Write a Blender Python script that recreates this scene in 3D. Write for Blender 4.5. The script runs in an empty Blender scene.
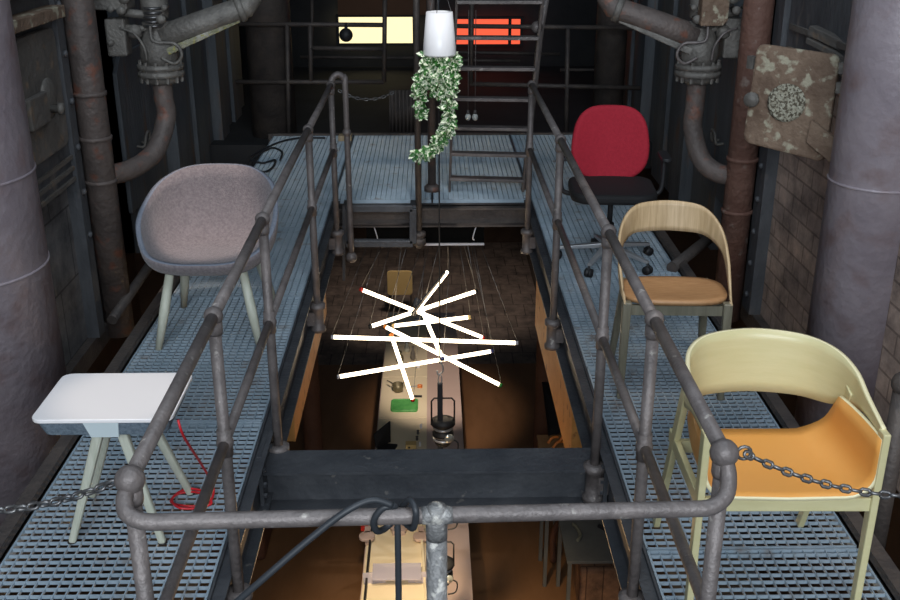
import bpy, math, random
from mathutils import Vector, Matrix, noise
random.seed(7)
PI = math.pi
col = bpy.context.scene.collection
V = Vector
# ---------------------------------------------------------------- camera
FPX = 1030.0
PITCH = math.radians(21.7); YAW = math.radians(1.03)
CAM = V((0, 0, 2.1))
FW = V((math.sin(YAW)*math.cos(PITCH), math.cos(YAW)*math.cos(PITCH), -math.sin(PITCH)))
RT = V((math.cos(YAW), -math.sin(YAW), 0))
UP = RT.cross(FW)
def U(px, py, X=None, Y=None, z=None):
    d = FW + RT*((px-450)/FPX) - UP*((py-300)/FPX)
    if z is not None: t = (z-CAM.z)/d.z
    elif Y is not None: t = (Y-CAM.y)/d.y
    else: t = (X-CAM.x)/d.x
    return CAM + d*t
cd = bpy.data.cameras.new('camera'); cam = bpy.data.objects.new('camera', cd); col.objects.link(cam)
cd.sensor_width = 36; cd.lens = FPX/900*36; cd.clip_start = .05; cd.clip_end = 100
cam.matrix_world = Matrix(((RT.x, UP.x, -FW.x, CAM.x), (RT.y, UP.y, -FW.y, CAM.y), (RT.z, UP.z, -FW.z, CAM.z), (0, 0, 0, 1)))
bpy.context.scene.camera = cam

# ---------------------------------------------------------------- materials
def mat(name, c1, c2=None, scale=8.0, rough=.6, metal=0.0, bump=0.0, bscale=None, c3=None, spot=(.62, .7), detail=6, stretch=None, emit=None, estr=0, trans=0, alpha=1, spec=None, coat=0, sheen=0):
    m = bpy.data.materials.new(name); m.use_nodes = True
    nt = m.node_tree; N = nt.nodes; L = nt.links; b = N['Principled BSDF']
    b.inputs['Roughness'].default_value = rough; b.inputs['Metallic'].default_value = metal
    b.inputs['Base Color'].default_value = (*c1, 1)
    if spec is not None: b.inputs['Specular IOR Level'].default_value = spec
    if coat: b.inputs['Coat Weight'].default_value = coat
    if sheen: b.inputs['Sheen Weight'].default_value = sheen
    if trans: b.inputs['Transmission Weight'].default_value = trans
    tc = N.new('ShaderNodeTexCoord'); mp = N.new('ShaderNodeMapping'); L.new(tc.outputs['Object'], mp.inputs['Vector'])
    if stretch: mp.inputs['Scale'].default_value = stretch
    if c2:
        n = N.new('ShaderNodeTexNoise'); n.inputs['Scale'].default_value = scale; n.inputs['Detail'].default_value = detail; n.inputs['Roughness'].default_value = .65
        L.new(mp.outputs['Vector'], n.inputs['Vector'])
        r = N.new('ShaderNodeValToRGB'); r.color_ramp.elements[0].color = (*c1, 1); r.color_ramp.elements[1].color = (*c2, 1)
        r.color_ramp.elements[0].position = .35; r.color_ramp.elements[1].position = .65
        L.new(n.outputs['Fac'], r.inputs['Fac']); out = r.outputs['Color']
        if c3:
            n2 = N.new('ShaderNodeTexNoise'); n2.inputs['Scale'].default_value = scale*2.7; n2.inputs['Detail'].default_value = 8
            L.new(mp.outputs['Vector'], n2.inputs['Vector'])
            r2 = N.new('ShaderNodeValToRGB'); r2.color_ramp.elements[0].position = spot[0]; r2.color_ramp.elements[1].position = spot[1]
            r2.color_ramp.elements[0].color = (0, 0, 0, 1); r2.color_ramp.elements[1].color = (1, 1, 1, 1)
            L.new(n2.outputs['Fac'], r2.inputs['Fac'])
            mx = N.new('ShaderNodeMixRGB'); L.new(r2.outputs['Color'], mx.inputs['Fac']); L.new(out, mx.inputs['Color1']); mx.inputs['Color2'].default_value = (*c3, 1)
            out = mx.outputs['Color']
        L.new(out, b.inputs['Base Color'])
    if bump:
        n3 = N.new('ShaderNodeTexNoise'); n3.inputs['Scale'].default_value = bscale or scale*3; n3.inputs['Detail'].default_value = 8
        L.new(mp.outputs['Vector'], n3.inputs['Vector'])
        bp = N.new('ShaderNodeBump'); bp.inputs['Strength'].default_value = bump; bp.inputs['Distance'].default_value = .02
        L.new(n3.outputs['Fac'], bp.inputs['Height']); L.new(bp.outputs['Normal'], b.inputs['Normal'])
    if emit:
        b.inputs['Emission Color'].default_value = (*emit, 1); b.inputs['Emission Strength'].default_value = estr
    if alpha < 1: b.inputs['Alpha'].default_value = alpha
    return m
def brickmat(name, c1, c2, mortar, scale, rough=.85, rot=(0, 0, 0), bw=.5, rh=.25, ms=.02, bump=.6):
    m = mat(name, c1, rough=rough); nt = m.node_tree; N = nt.nodes; L = nt.links; b = N['Principled BSDF']
    mp = [n for n in N if n.type == 'MAPPING'][0]; mp.inputs['Rotation'].default_value = rot
    if rot != (0, 0, 0):
        sp_ = N.new('ShaderNodeSeparateXYZ'); cm = N.new('ShaderNodeCombineXYZ'); tc = [n for n in N if n.type == 'TEX_COORD'][0]
        mp.inputs['Rotation'].default_value = (0, 0, 0)
        L.new(tc.outputs['Object'], sp_.inputs[0]); L.new(sp_.outputs['Y'], cm.inputs['X']); L.new(sp_.outputs['Z'], cm.inputs['Y']); L.new(cm.outputs[0], mp.inputs['Vector'])
    br = N.new('ShaderNodeTexBrick'); br.inputs['Scale'].default_value = scale; br.inputs['Mortar Size'].default_value = ms
    br.inputs['Brick Width'].default_value = bw; br.inputs['Row Height'].default_value = rh
    br.inputs['Color1'].default_value = (*c1, 1); br.inputs['Color2'].default_value = (*c2, 1); br.inputs['Mortar'].default_value = (*mortar, 1)
    L.new(mp.outputs['Vector'], br.inputs['Vector'])
    n = N.new('ShaderNodeTexNoise'); n.inputs['Scale'].default_value = 4; n.inputs['Detail'].default_value = 9; n.inputs['Roughness'].default_value = .7
    L.new(mp.outputs['Vector'], n.inputs['Vector'])
    r = N.new('ShaderNodeValToRGB'); r.color_ramp.elements[0].color = (.3, .3, .32, 1); r.color_ramp.elements[1].color = (1.5, 1.45, 1.4, 1); r.color_ramp.elements[0].position = .3; r.color_ramp.elements[1].position = .7
    L.new(n.outputs['Fac'], r.inputs['Fac'])
    mx = N.new('ShaderNodeMixRGB'); mx.blend_type = 'MULTIPLY'; mx.inputs['Fac'].default_value = 1
    L.new(br.outputs['Color'], mx.inputs['Color1']); L.new(r.outputs['Color'], mx.inputs['Color2']); L.new(mx.outputs['Color'], b.inputs['Base Color'])
    ad = N.new('ShaderNodeMath'); ad.operation = 'SUBTRACT'; L.new(n.outputs['Fac'], ad.inputs[0]); L.new(br.outputs['Fac'], ad.inputs[1])
    bp = N.new('ShaderNodeBump'); bp.inputs['Strength'].default_value = bump; bp.inputs['Distance'].default_value = .02
    L.new(ad.outputs[0], bp.inputs['Height']); L.new(bp.outputs['Normal'], b.inputs['Normal'])
    return m
M = {}
M['rail'] = mat('rail_paint', (.125, .108, .104), (.215, .185, .175), 9, .5, .25, .25, 60, c3=(.36, .33, .30), spot=(.66, .72))
M['rail_bare'] = mat('flaking_rail', (.15, .15, .15), (.32, .31, .30), 14, .5, .3, .6, 50, c3=(.5, .48, .44), spot=(.55, .62))
M['grate'] = mat('galvanised_grating', (0.320, 0.416, 0.496), (0.448, 0.544, 0.624), 3, .5, .25, .2, 40, c3=(.26, .24, .23), spot=(.6, .75))
M['beam'] = mat('beam_paint', (.06, .065, .075), (.10, .105, .115), 5, .45, .3, .25, 40, c3=(.2, .19, .18), spot=(.68, .72))
M['kerb'] = mat('kerb_steel', (.07, .06, .058), (.13, .105, .09), 6, .6, .3, .3, 50)
M['column'] = mat('column_paint', (.25, .21, .235), (.36, .31, .335), 2.2, .42, .1, .25, 25, c3=(.24, .17, .17), spot=(.52, .72))
M['pipe'] = mat('pipe_rust', (0.115, 0.094, 0.086), (0.196, 0.155, 0.138), 4, .6, .2, .4, 30, c3=(0.253, 0.115, 0.081), spot=(.56, .68))
M['rustpipe'] = mat('red_rust', (.16, .075, .055), (.22, .12, .09), 4, .7, .1, .5, 30, c3=(.34, .26, .22), spot=(.62, .72))
M['valve'] = mat('valve_iron', (0.138, 0.127, 0.115), (0.241, 0.224, 0.201), 7, .6, .3, .4, 40)
M['lichen'] = mat('peeling_paint', (.22, .22, .12), (.42, .40, .34), 16, .8, 0, .8, 50, c3=(.4, .37, .12), spot=(.55, .62))
M['plate'] = mat('dark_plate', (0.075, 0.078, 0.086), (0.150, 0.153, 0.162), 3, .6, .25, .5, 20, c3=(0.225, 0.195, 0.180), spot=(.6, .72), stretch=(1, 1, .5))
M['plate2'] = mat('dark_panel', (0.080, 0.090, 0.102), (0.138, 0.152, 0.167), 2.5, .6, .2, .5, 18, c3=(0.160, 0.102, 0.072), spot=(.58, .7), stretch=(1.5, 1.5, .3))
M['door'] = mat('furnace_door', (0.119, 0.109, 0.100), (0.188, 0.169, 0.150), 4, .65, .2, .5, 25, c3=(0.237, 0.175, 0.125), spot=(.58, .68))
M['hatch'] = mat('rusty_hatch', (.15, .095, .065), (.26, .18, .125), 5, .8, .1, .7, 30, c3=(.42, .38, .28), spot=(.56, .63))
M['crust'] = mat('pale_crust', (.3, .27, .2), (.5, .48, .38), 30, .9, 0, 1, 60, c3=(.12, .10, .07), spot=(.5, .55))
M['wallR'] = brickmat('brick_wall_right', (0.525, 0.400, 0.325), (0.425, 0.325, 0.275), (0.275, 0.206, 0.169), 1.0, rot=(0, 1, 0), bw=.24, rh=.105, ms=.006)
M['wallL'] = brickmat('brick_wall_left', (0.192, 0.184, 0.184), (0.144, 0.141, 0.144), (0.080, 0.075, 0.075), 1.0, rot=(0, 1, 0), bw=.5, rh=.4, ms=.006)
M['back'] = mat('near_black', (.012, .012, .014), (.028, .028, .03), 1.5, .8)  # near-black base for the far wall, rear deck and window frames
M['bluegate'] = mat('blue_sheet', (.10, .19, .24), (.16, .25, .30), 4, .6, .2, .2)
M['floor'] = brickmat('floor_tiles', (.20, .155, .13), (.16, .125, .105), (.06, .045, .038), 1.0, rough=.6, bw=.35, rh=.5, ms=.008, bump=.2)
M['planks'] = mat('brown_boards', (.16, .075, .03), (.22, .11, .05), 2, .6, 0, .05, stretch=(1, .3, 1), c3=(.16, .075, .03), spot=(.6, .8))
M['lowwall'] = mat('lower_wall', (.05, .03, .02), (.08, .05, .035), 2, .9, 0, .5)
M['orange'] = mat('ochre_beam', (.50, .22, .05), (.62, .30, .09), 5, .7, 0, .3, c3=(.25, .09, .03), spot=(.62, .7))
M['pillar'] = mat('rust_pillar', (.10, .038, .018), (.15, .06, .03), 3, .8, 0, .4)
M['felt'] = mat('mauve_felt', (0.161, 0.136, 0.146), (0.236, 0.205, 0.211), 70, .95, 0, .35, 150, detail=3, sheen=.3)
M['feltedge'] = mat('felt_edge', (0.180, 0.203, 0.255), (0.240, 0.262, 0.315), 90, .95, 0, .3, 150, detail=3)
M['feltblue'] = mat('slate_felt', (.11, .15, .19), (.19, .24, .29), 80, .95, 0, .4, 150, detail=3)
M['ashleg'] = mat('pale_ash', (.50, .52, .42), (.62, .63, .53), 6, .5, 0, .05, stretch=(8, 8, .8))
M['white'] = mat('white_laminate', (.90, .87, .87), rough=.35)
M['strap'] = mat('white_strap', (.72, .82, .84), rough=.5)
M['redcable'] = mat('red_cable', (.6, .02, .03), rough=.4)
M['blackcable'] = mat('black_rubber', (.03, .034, .04), rough=.5)
M['redfab'] = mat('red_fabric', (.40, .012, .030), (.47, .017, .037), 60, .85, 0, .15, 180)
M['blackplate'] = mat('black_plate', (.004, .004, .004), rough=.9, spec=.1)
M['blackfab'] = mat('black_fabric', (.012, .012, .013), rough=.8)
M['blackpl'] = mat('black_plastic', (.018, .018, .02), rough=.55)
M['chrome'] = mat('polished_metal', (.62, .63, .65), rough=.3, metal=.6)
def wood(name, a, b, rough=.45, st=(14, 14, 1.2), sc=5):
    return mat(name, a, b, sc, rough, 0, .05, 20, stretch=st)
M['oak'] = wood('oak_veneer', (.40, .29, .16), (.55, .42, .26), st=(16, 2, 1.0))
M['oakseat'] = wood('oak_seat', (0.357, 0.187, 0.081), (0.459, 0.264, 0.128), st=(3, 16, 3))
M['oakleg'] = wood('smoked_leg', (.15, .14, .10), (.21, .20, .15))
M['ywood'] = wood('cream_lacquered_wood', (0.590, 0.541, 0.295), (0.640, 0.590, 0.344), .35, (2, 2, 14), 2)
M['yseat'] = mat('orange_lacquer', (0.764, 0.350, 0.078), (0.800, 0.386, 0.101), 3, .42, 0, .02)
M['yedge'] = mat('cream_edge', (.85, .78, .5), rough=.4)
M['chain'] = mat('chain_steel', (.13, .13, .135), (.24, .23, .225), 20, .4, .8)
M['pot'] = mat('white_pot', (.88, .88, .9), rough=.3)
M['leaf'] = mat('variegated_leaf', (.025, .12, .02), (.07, .24, .05), 18, .45, c3=(.85, .9, .68), spot=(.50, .53))
M['stem'] = mat('vine_stem', (.10, .16, .04), rough=.6)
M['tube'] = mat('lit_tube', (1, .9, .75), rough=.4, emit=(1, .80, .55), estr=6)
M['winy'] = mat('lit_yellow_window', (.8, .6, .2), rough=.5, emit=(1, .85, .48), estr=1.25)
M['winr'] = mat('lit_red_window', (.8, .1, .05), rough=.5, emit=(1, .12, .05), estr=1.0)
M['brownwall'] = mat('brown_wall', (.10, .045, .022), (.13, .06, .03), 2, .8)
M['cream'] = mat('cream_board', (.80, .70, .50), (.84, .74, .55), 2, .5)
M['pink'] = mat('mauve_tabletop', (.55, .42, .38), (.58, .45, .41), 2, .5)
M['green'] = mat('green_tray', (.06, .30, .07), (.12, .42, .12), 12, .4)
M['olive'] = mat('olive_metal', (.16, .14, .08), rough=.4, metal=.4)
M['yellowpanel'] = mat('yellow_ply', (.72, .50, .20), (.76, .55, .24), 3, .5)
M['whitepl'] = mat('white_plastic', (.8, .8, .85), rough=.4)
M['lilac'] = mat('frosted_acrylic', (.62, .6, .75), rough=.3, alpha=.6)
M['redpl'] = mat('red_plastic', (.7, .04, .03), rough=.4)
M['orangepl'] = mat('orange_plastic', (.8, .25, .05), rough=.4)
M['capg'] = mat('green_cap', (.05, .3, .06), rough=.4)
M['capb'] = mat('navy_cap', (.05, .06, .2), rough=.4)
M['glass'] = mat('lens_glass', (.75, .8, .75), rough=.1, metal=.6)
M['deskgrey'] = mat('slate_desk', (.10, .10, .095), (.13, .13, .12), 5, .6)
M['rubble'] = brickmat('rubble', (.30, .16, .09), (.22, .12, .07), (.10, .05, .03), 3, bw=.5, rh=.3)
M['bluepole'] = mat('blue_black_paint', (.022, .028, .038), rough=.6)
M['bulb'] = mat('white_ceramic', (.8, .8, .75), rough=.3)
M['undershade'] = mat('walkway_undershade', (.06, .055, .055), (.09, .085, .08), 2, .9, 0, .4)  # dark colour standing in for the shade beneath the walkways

# ---------------------------------------------------------------- mesh builder
class MB:
    def __init__(s): s.v = []; s.f = []; s.sm = []; s.mi = []
    def add(s, vs, fs, smooth=False, mi=0):
        o = len(s.v); s.v += [V(p) for p in vs]
        for f in fs: s.f.append([i+o for i in f]); s.sm.append(smooth); s.mi.append(mi)
        return s
    def box(s, a, b, mi=0, R=None, c=None):
        x0, y0, z0 = a; x1, y1, z1 = b
        vs = [V((x, y, z)) for z in (z0, z1) for y in (y0, y1) for x in (x0, x1)]
        if R is not None: vs = [R @ p + c for p in vs]
        return s.add(vs, [(0, 2, 3, 1), (4, 5, 7, 6), (0, 1, 5, 4), (2, 6, 7, 3), (0, 4, 6, 2), (1, 3, 7, 5)], False, mi)
    def bar(s, p, q, w, h, up=(0, 0, 1), mi=0, w2=None, h2=None):
        p = V(p); q = V(q); d = (q-p).normalized(); upv = V(up)
        if abs(d.dot(upv)) > .98: upv = V((0, 1, 0))
        a = d.cross(upv).normalized(); b = a.cross(d); w2 = w if w2 is None else w2; h2 = h if h2 is None else h2
        vs = []
        for c, ww, hh in ((p, w, h), (q, w2, h2)):
            vs += [c+a*(sx*ww/2)+b*(sy*hh/2) for sx, sy in ((-1, -1), (1, -1), (1, 1), (-1, 1))]
        return s.add(vs, [(3, 2, 1, 0), (4, 5, 6, 7), (0, 1, 5, 4), (1, 2, 6, 5), (2, 3, 7, 6), (3, 0, 4, 7)], False, mi)
    def tube(s, pts, r, n=12, mi=0, closed=False):
        pts = [V(p) for p in pts]; m = len(pts); rs = r if isinstance(r, (list, tuple)) else [r]*m
        t0 = (pts[1]-pts[0]).normalized(); ref = V((0, 0, 1)) if abs(t0.z) < .9 else V((1, 0, 0))
        a = t0.cross(ref).normalized(); vs = []; fs = []
        for i, p in enumerate(pts):
            if closed: t = (pts[(i+1) % m]-pts[i-1]).normalized()
            elif i == 0: t = t0
            elif i == m-1: t = (pts[-1]-pts[-2]).normalized()
            else: t = ((pts[i+1]-p).normalized()+(p-pts[i-1]).normalized()).normalized()
            a = (a-t*a.dot(t)).normalized(); b = t.cross(a)
            for k in range(n):
                an = 2*PI*k/n; vs.append(p+(a*math.cos(an)+b*math.sin(an))*rs[i])
        for i in range(m if closed else m-1):
            j = (i+1) % m
            for k in range(n): fs.append((i*n+k, i*n+(k+1) % n, j*n+(k+1) % n, j*n+k))
        s.add(vs, fs, True, mi)
        if not closed:
            o = len(s.v)-len(vs)
            s.f.append([o+k for k in range(n)][::-1]); s.sm.append(False); s.mi.append(mi)
            s.f.append([o+(m-1)*n+k for k in range(n)]); s.sm.append(False); s.mi.append(mi)
        return s
    def lathe(s, c, prof, n=24, axis=(0, 0, 1), mi=0, smooth=True):
        ax = V(axis).normalized(); ref = V((1, 0, 0)) if abs(ax.x) < .9 else V((0, 1, 0))
        a = ax.cross(ref).normalized(); b = ax.cross(a); c = V(c); vs = []; fs = []
        for r, h in prof:
            for k in range(n):
                an = 2*PI*k/n; vs.append(c+ax*h+(a*math.cos(an)+b*math.sin(an))*max(r, 1e-4))
        for i in range(len(prof)-1):
            for k in range(n): fs.append((i*n+k, i*n+(k+1) % n, (i+1)*n+(k+1) % n, (i+1)*n+k))
        if prof[0][0] > 1e-3: fs.append(tuple(range(n))[::-1])
        if prof[-1][0] > 1e-3: fs.append(tuple((len(prof)-1)*n+k for k in range(n)))
        return s.add(vs, fs, smooth, mi)
    def ball(s, c, r, mi=0, sz=1.0, n=16):
        return s.lathe(c, [(r*math.sin(PI*i/10), -r*sz*math.cos(PI*i/10)) for i in range(11)], n, mi=mi)
    def prism(s, poly, off, mi=0):
        poly = [V(p) for p in poly]; off = V(off); n = len(poly)
        return s.add(poly+[p+off for p in poly], [tuple(range(n))[::-1], tuple(range(n, 2*n))]+[(i, (i+1) % n, n+(i+1) % n, n+i) for i in range(n)], False, mi)
    def grid(s, P, smooth=True, mi=0):
        r = len(P); c = len(P[0])
        return s.add([p for row in P for p in row], [(i*c+j, i*c+j+1, (i+1)*c+j+1, (i+1)*c+j) for i in range(r-1) for j in range(c-1)], smooth, mi)
    def build(s, name, mats, parent=None, bevel=0, solid=0, sub=0, off=0, label=None):
        me = bpy.data.meshes.new(name)
        loc = V((0, 0, 0))
        if parent is not None and not parent.get('_loc'):
            p = parent
            while p is not None: loc += p.location; p = p.parent
        if parent is None:
            c = V((0, 0, 0)); mn = min(p.z for p in s.v)
            for p in s.v: c += p
            c /= len(s.v); loc = V((c.x, c.y, mn))
        me.from_pydata([tuple(p-loc) for p in s.v], [], s.f)
        weld = bool(solid)
        if not isinstance(mats, (list, tuple)): mats = [mats]
        for m in mats: me.materials.append(M[m] if isinstance(m, str) else m)
        for p, sm, mi in zip(me.polygons, s.sm, s.mi): p.use_smooth = sm; p.material_index = mi
        if weld:
            import bmesh
            bm = bmesh.new(); bm.from_mesh(me); bmesh.ops.remove_doubles(bm, verts=bm.verts, dist=1e-5)
            bmesh.ops.dissolve_degenerate(bm, edges=bm.edges, dist=1e-6); bm.to_mesh(me); bm.free()
        me.update()
        o = bpy.data.objects.new(name, me); col.objects.link(o)
        if parent is not None: o.parent = parent
        else: o.location = loc
        if label: o['label'] = label
        if solid:
            md = o.modifiers.new('s', 'SOLIDIFY'); md.thickness = solid; md.offset = off
            if len(mats) > 1: md.material_offset_rim = 1
        if sub:
            md = o.modifiers.new('u', 'SUBSURF'); md.levels = sub; md.render_levels = sub
        if bevel:
            md = o.modifiers.new('b', 'BEVEL'); md.width = bevel; md.segments = 2; md.limit_method = 'ANGLE'; md.angle_limit = .7
        return o
def tag(o, label, cat, group=None, kind=None):
    if label: o['label'] = label
    if cat: o['category'] = cat
    if group: o['group'] = group
    if kind: o['kind'] = kind
    return o
def thing(name, label, cat, loc, rz=0, group=None, local=False):
    o = bpy.data.objects.new(name, None); col.objects.link(o); o.location = loc; o.rotation_euler.z = rz; o.empty_display_size = .1
    tag(o, label, cat, group)
    if local: o['_loc'] = 1
    return o
def struct(o, label=None): o['kind'] = 'structure'; (label and o.__setitem__('label', label)); return o
def sroot(name, loc, label=None):
    o = bpy.data.objects.new(name, None); col.objects.link(o); o.location = loc; o['kind'] = 'structure'
    if label: o['label'] = label
    return o
def spline(pts, n=8, closed=False):
    pts = [V(p) for p in pts]; m = len(pts); out = []
    for i in range(m if closed else m-1):
        if closed: p0, p1, p2, p3 = pts[i-1], pts[i], pts[(i+1) % m], pts[(i+2) % m]
        else: p0 = pts[max(i-1, 0)]; p1 = pts[i]; p2 = pts[i+1]; p3 = pts[min(i+2, m-1)]
        for k in range(n):
            t = k/n; out.append(.5*((2*p1)+(p2-p0)*t+(2*p0-5*p1+4*p2-p3)*t*t+(3*p1-p0-3*p2+p3)*t**3))
    if not closed: out.append(pts[-1])
    return out
def rrect(w, d, r, n=5):
    out = []
    for cx, cy, a0 in ((w/2-r, d/2-r, 0), (-w/2+r, d/2-r, 90), (-w/2+r, -d/2+r, 180), (w/2-r, -d/2+r, 270)):
        for k in range(n+1):
            a = math.radians(a0+90*k/n); out.append((cx+r*math.cos(a), cy+r*math.sin(a)))
    return out

# ---------------------------------------------------------------- steel walkways
WI, WO = .72, 1.46
def grating(x0, x1, y0, y1, name, parent):
    g = MB(); y = y0
    while y < y1:
        g.box((x0, y, -.0125), (x1, y+.004, 0)); y += .0365
    n = int(round((x1-x0)/.037))
    for i in range(n+1):
        x = x0+(x1-x0)*i/n; g.box((x-.002, y0, -.010), (x+.002, y1, .001))
    for x in (x0, x1): g.box((x-.004, y0, -.03), (x+.004, y1, .002))
    g.box((x0, y0-.004, -.03), (x1, y0+.004, .002)); g.box((x0, y1-.004, -.03), (x1, y1+.004, .002))
    return g.build(name, 'grate', parent)
for sx, side in ((-1, 'left'), (1, 'right')):
    w = sroot('floor_walkway_'+side, (sx*1.09, 1, 0), side+' steel walkway of open grating')
    cuts = [.5, 2.62, 3.9, 5.35, 6.6, 7.24] if sx < 0 else [.5, 2.95, 4.4, 5.7, 7.24]
    for a, b in zip(cuts[:-1], cuts[1:]):
        x0, x1 = sorted((sx*WI, sx*WO)); grating(x0+.01, x1-.01, a+.008, b-.008, 'grating_panel', w)
    # channel beams on both edges
    for X, face, h in ((sx*WI, -sx, .24), (sx*WO, sx, .16)):
        c = MB(); t = .008
        c.box((min(X, X+face*t), .4, -h), (max(X, X+face*t), 9.4 if X*sx < 1 else 7.3, .012))
        for z in (-.012, -h):
            c.box((min(X, X+face*.05), .4, z-.0), (max(X, X+face*.05), 7.3, z+.009))
        c.build('edge_channel', 'beam' if X*sx < 1 else 'kerb', w)
    k = MB(); x0, x1 = sorted((sx*WO, sx*(WO+.05))); k.box((x0, .4, .0), (x1, 7.3, .045)); k.build('kerb', 'kerb', w)
    j = MB()
    for y in [1.2, 2.62, 3.9, 5.3, 6.6]:
        x0, x1 = sorted((sx*(WI+.01), sx*(WO-.01))); j.box((x0, y-.03, -.12), (x1, y+.03, -.032))
    j.build('joist', 'kerb', w)
pl = sroot('floor_platform', (0, 8, 0), 'cross platform of grating behind the opening')
for a, b in ((-WO, -WI), (-WI, 0), (0, WI), (WI, WO)):
    grating(a+.01, b-.01, 7.26, 9.4, 'grating_panel', pl)
p = MB(); p.box((-.72, 7.16, -.15), (.72, 7.19, -.02)); p.box((-.72, 7.10, -.035), (.72, 7.24, -.02)); p.box((-.72, 7.10, -.16), (.72, 7.24, -.148)); p.build('front_girder', 'kerb', pl)
p = MB(); p.box((-1.5, 9.38, -.33), (1.5, 9.42, .02)); p.box((-1.5, 8.3, -.15), (1.5, 8.36, -.04)); p.build('rear_girder', 'kerb', pl)

# cross beam over the opening
t = thing('steel_beam', 'dark grey I-beam spanning the opening between the two walkways', 'beam', (0, 3.70, -.28))
b = MB(); b.box((-.706, 3.62, -.10), (.706, 3.80, -.088)); b.box((-.706, 3.62, -.28), (.706, 3.80, -.268)); b.box((-.706, 3.705, -.268), (.706, 3.717, -.10))
b.build('beam_section', 'beam', t)
for sx in (-1, 1):
    g = MB(); g.box((min(sx*.706, sx*.690), 3.60, -.29), (max(sx*.706, sx*.690), 3.82, -.0))
    for z in (-.03, -.07, -.14, -.19, -.24):
        for y in (3.615, 3.80): g.lathe((sx*.690, y, z), [(.0, .012), (.011, .012), (.011, 0)], 6, axis=(-sx, 0, 0), smooth=False)
    g.build('end_plate', 'beam', t)

# ---------------------------------------------------------------- railings
def railing(sx, ys, label):
    t = thing('pipe_railing', label, 'railing', (sx*.66, ys[0], -.2))
    zt, X = .92, sx*.655
    # top rail split by posts
    for i in range(len(ys)-1):
        m = MB(); m.tube([(X, ys[i], zt), (X, (ys[i]+ys[i+1])/2, zt+random.uniform(-.004, .004)), (X, ys[i+1], zt)], .0185); m.build('top_rail', 'rail', t)
        m = MB(); m.tube([(X, ys[i]-(.9 if i == 0 else 0), .49), (X, ys[i+1], .49)], .0165); m.build('mid_rail', 'rail', t)
    for i, y in enumerate(ys):
        m = MB(); m.tube([(X, y, -.22), (X, y, .9)], .0195); 
        po = m.build('post', 'rail', t)
        m = MB(); m.ball((X, y, zt), .029 if i else .033, n=20); m.lathe((X, y, .86), [(.022, 0), (.0245, .01), (.0245, .04)], 14); m.build('ball_joint', 'rail', t)
        if i:
            m = MB(); m.ball((X, y, .49), .028); m.lathe((X, y, .445), [(.0235, 0), (.0235, .09)], 14); m.build('ball_joint', 'rail', t)
        m = MB(); m.lathe((X, y, -.24), [(.032, 0), (.044, .0), (.044, .02), (.034, .03), (.034, .13), (.046, .14), (.046, .165), (.03, .17)], 18)
        m.box((min(X, sx*.712), y-.03, -.2), (max(X, sx*.712), y+.03, -.12)); m.build('socket', 'rail', t)
    return t
yl = [1.93, 2.85, 3.82, 5.42, 6.76]; yr = [2.02, 2.80, 3.64, 5.16, 6.76]
tl = railing(-1, yl, 'grey pipe railing with ball joints along the inner edge of the left walkway')
tr = railing(1, yr, 'grey pipe railing with ball joints along the inner edge of the right walkway')
# looped end of the left railing
m = MB(); m.tube(spline([(-.655, 6.76, .88), (-.65, 6.78, .95), (-.61, 6.79, .985), (-.57, 6.80, .95), (-.565, 6.80, .85), (-.565, 6.8, -.25)], 6), .02); m.build('end_loop', 'rail', tl)
m = MB(); m.ball((-.565, 6.8, .6), .030); m.build('ball_joint', 'rail', tl)
m = MB(); m.ball((-.565, 6.8, -.28), .04); m.build('ball_joint', 'rail', tl)
# front rail
ft = thing('front_rail', 'horizontal scratched grey pipe rail across the front with rounded ends and a post', 'railing', (0, 1.9, 0))
pts = [(-.655, 1.925, .91), (-.662, 1.905, .893), (-.652, 1.875, .872), (-.615, 1.86, .86), (-.56, 1.86, .858)]
pts = spline(pts, 5)+[V((-.3, 1.86, .858)), V((0, 1.86, .858)), V((.3, 1.86, .858))]+[V((-q.x, q.y, q.z)) for q in spline(pts, 5)[::-1]]
for q in pts:
    f = (q.x+.655)/1.31; q.y += f*.09; q.z = .91-(.91-q.z)*(1+.72*f)
m = MB(); m.tube(pts, .0185, 16); m.build('rail_bar', 'rail', ft)
m = MB(); m.tube([(0.005, 1.905, -.3), (0.005, 1.905, .83)], .0235, 18); m.build('post', 'rail_bare', ft)
m = MB(); m.lathe((0.005, 1.905, .782), [(.0235, 0), (.0242, .02), (.0242, .06), (.021, .08), (.008, .085)], 18); m.lathe((-.03, 1.904, .84), [(.0185, 0), (.0205, .012), (.0205, .058), (.0185, .07)], 18, axis=(1, 0, 0)); m.build('tee_joint', 'rail_bare', ft)

# chains
def chain(p, q, sag, label, pitch=.021, r=.0032, name='hanging_chain', ang0=.5):
    p = V(p); q = V(q); n = int((q-p).length*1.02/pitch); m = MB()
    P = [p.lerp(q, i/n)-V((0, 0, sag*4*(i/n)*(1-i/n))) for i in range(n+1)]
    for i in range(n):
        c = (P[i]+P[i+1])/2; d = (P[i+1]-P[i]).normalized(); a = d.cross(V((0, 0, 1))).normalized(); b = a.cross(d)
        if i % 2: a = (a*math.cos(ang0)+b*math.sin(ang0))
        else: a = (a*math.sin(ang0)*-1+b*math.cos(ang0))
        L = pitch*.42; W = pitch*.30; pts = []
        for k in range(10):
            an = 2*PI*k/10; pts.append(c+d*((L if math.cos(an) > 0 else -L)*.5+math.cos(an)*W+ (0))+a*(math.sin(an)*W))
        m.tube(pts, r, 6, closed=True)
    return tag(m.build(name, 'chain'), label, 'chain')
chain((.70, 2.02, .92), (1.45, 1.98, .90), .095, 'steel chain hooked to the ball joint in front of the cream armchair', pitch=.023, r=.0042)
chain((-.69, 1.95, .905), (-1.45, 2.0, .93), .10, 'steel chain hanging at the left in front of the white-topped stool', pitch=.026, r=.004)
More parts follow.
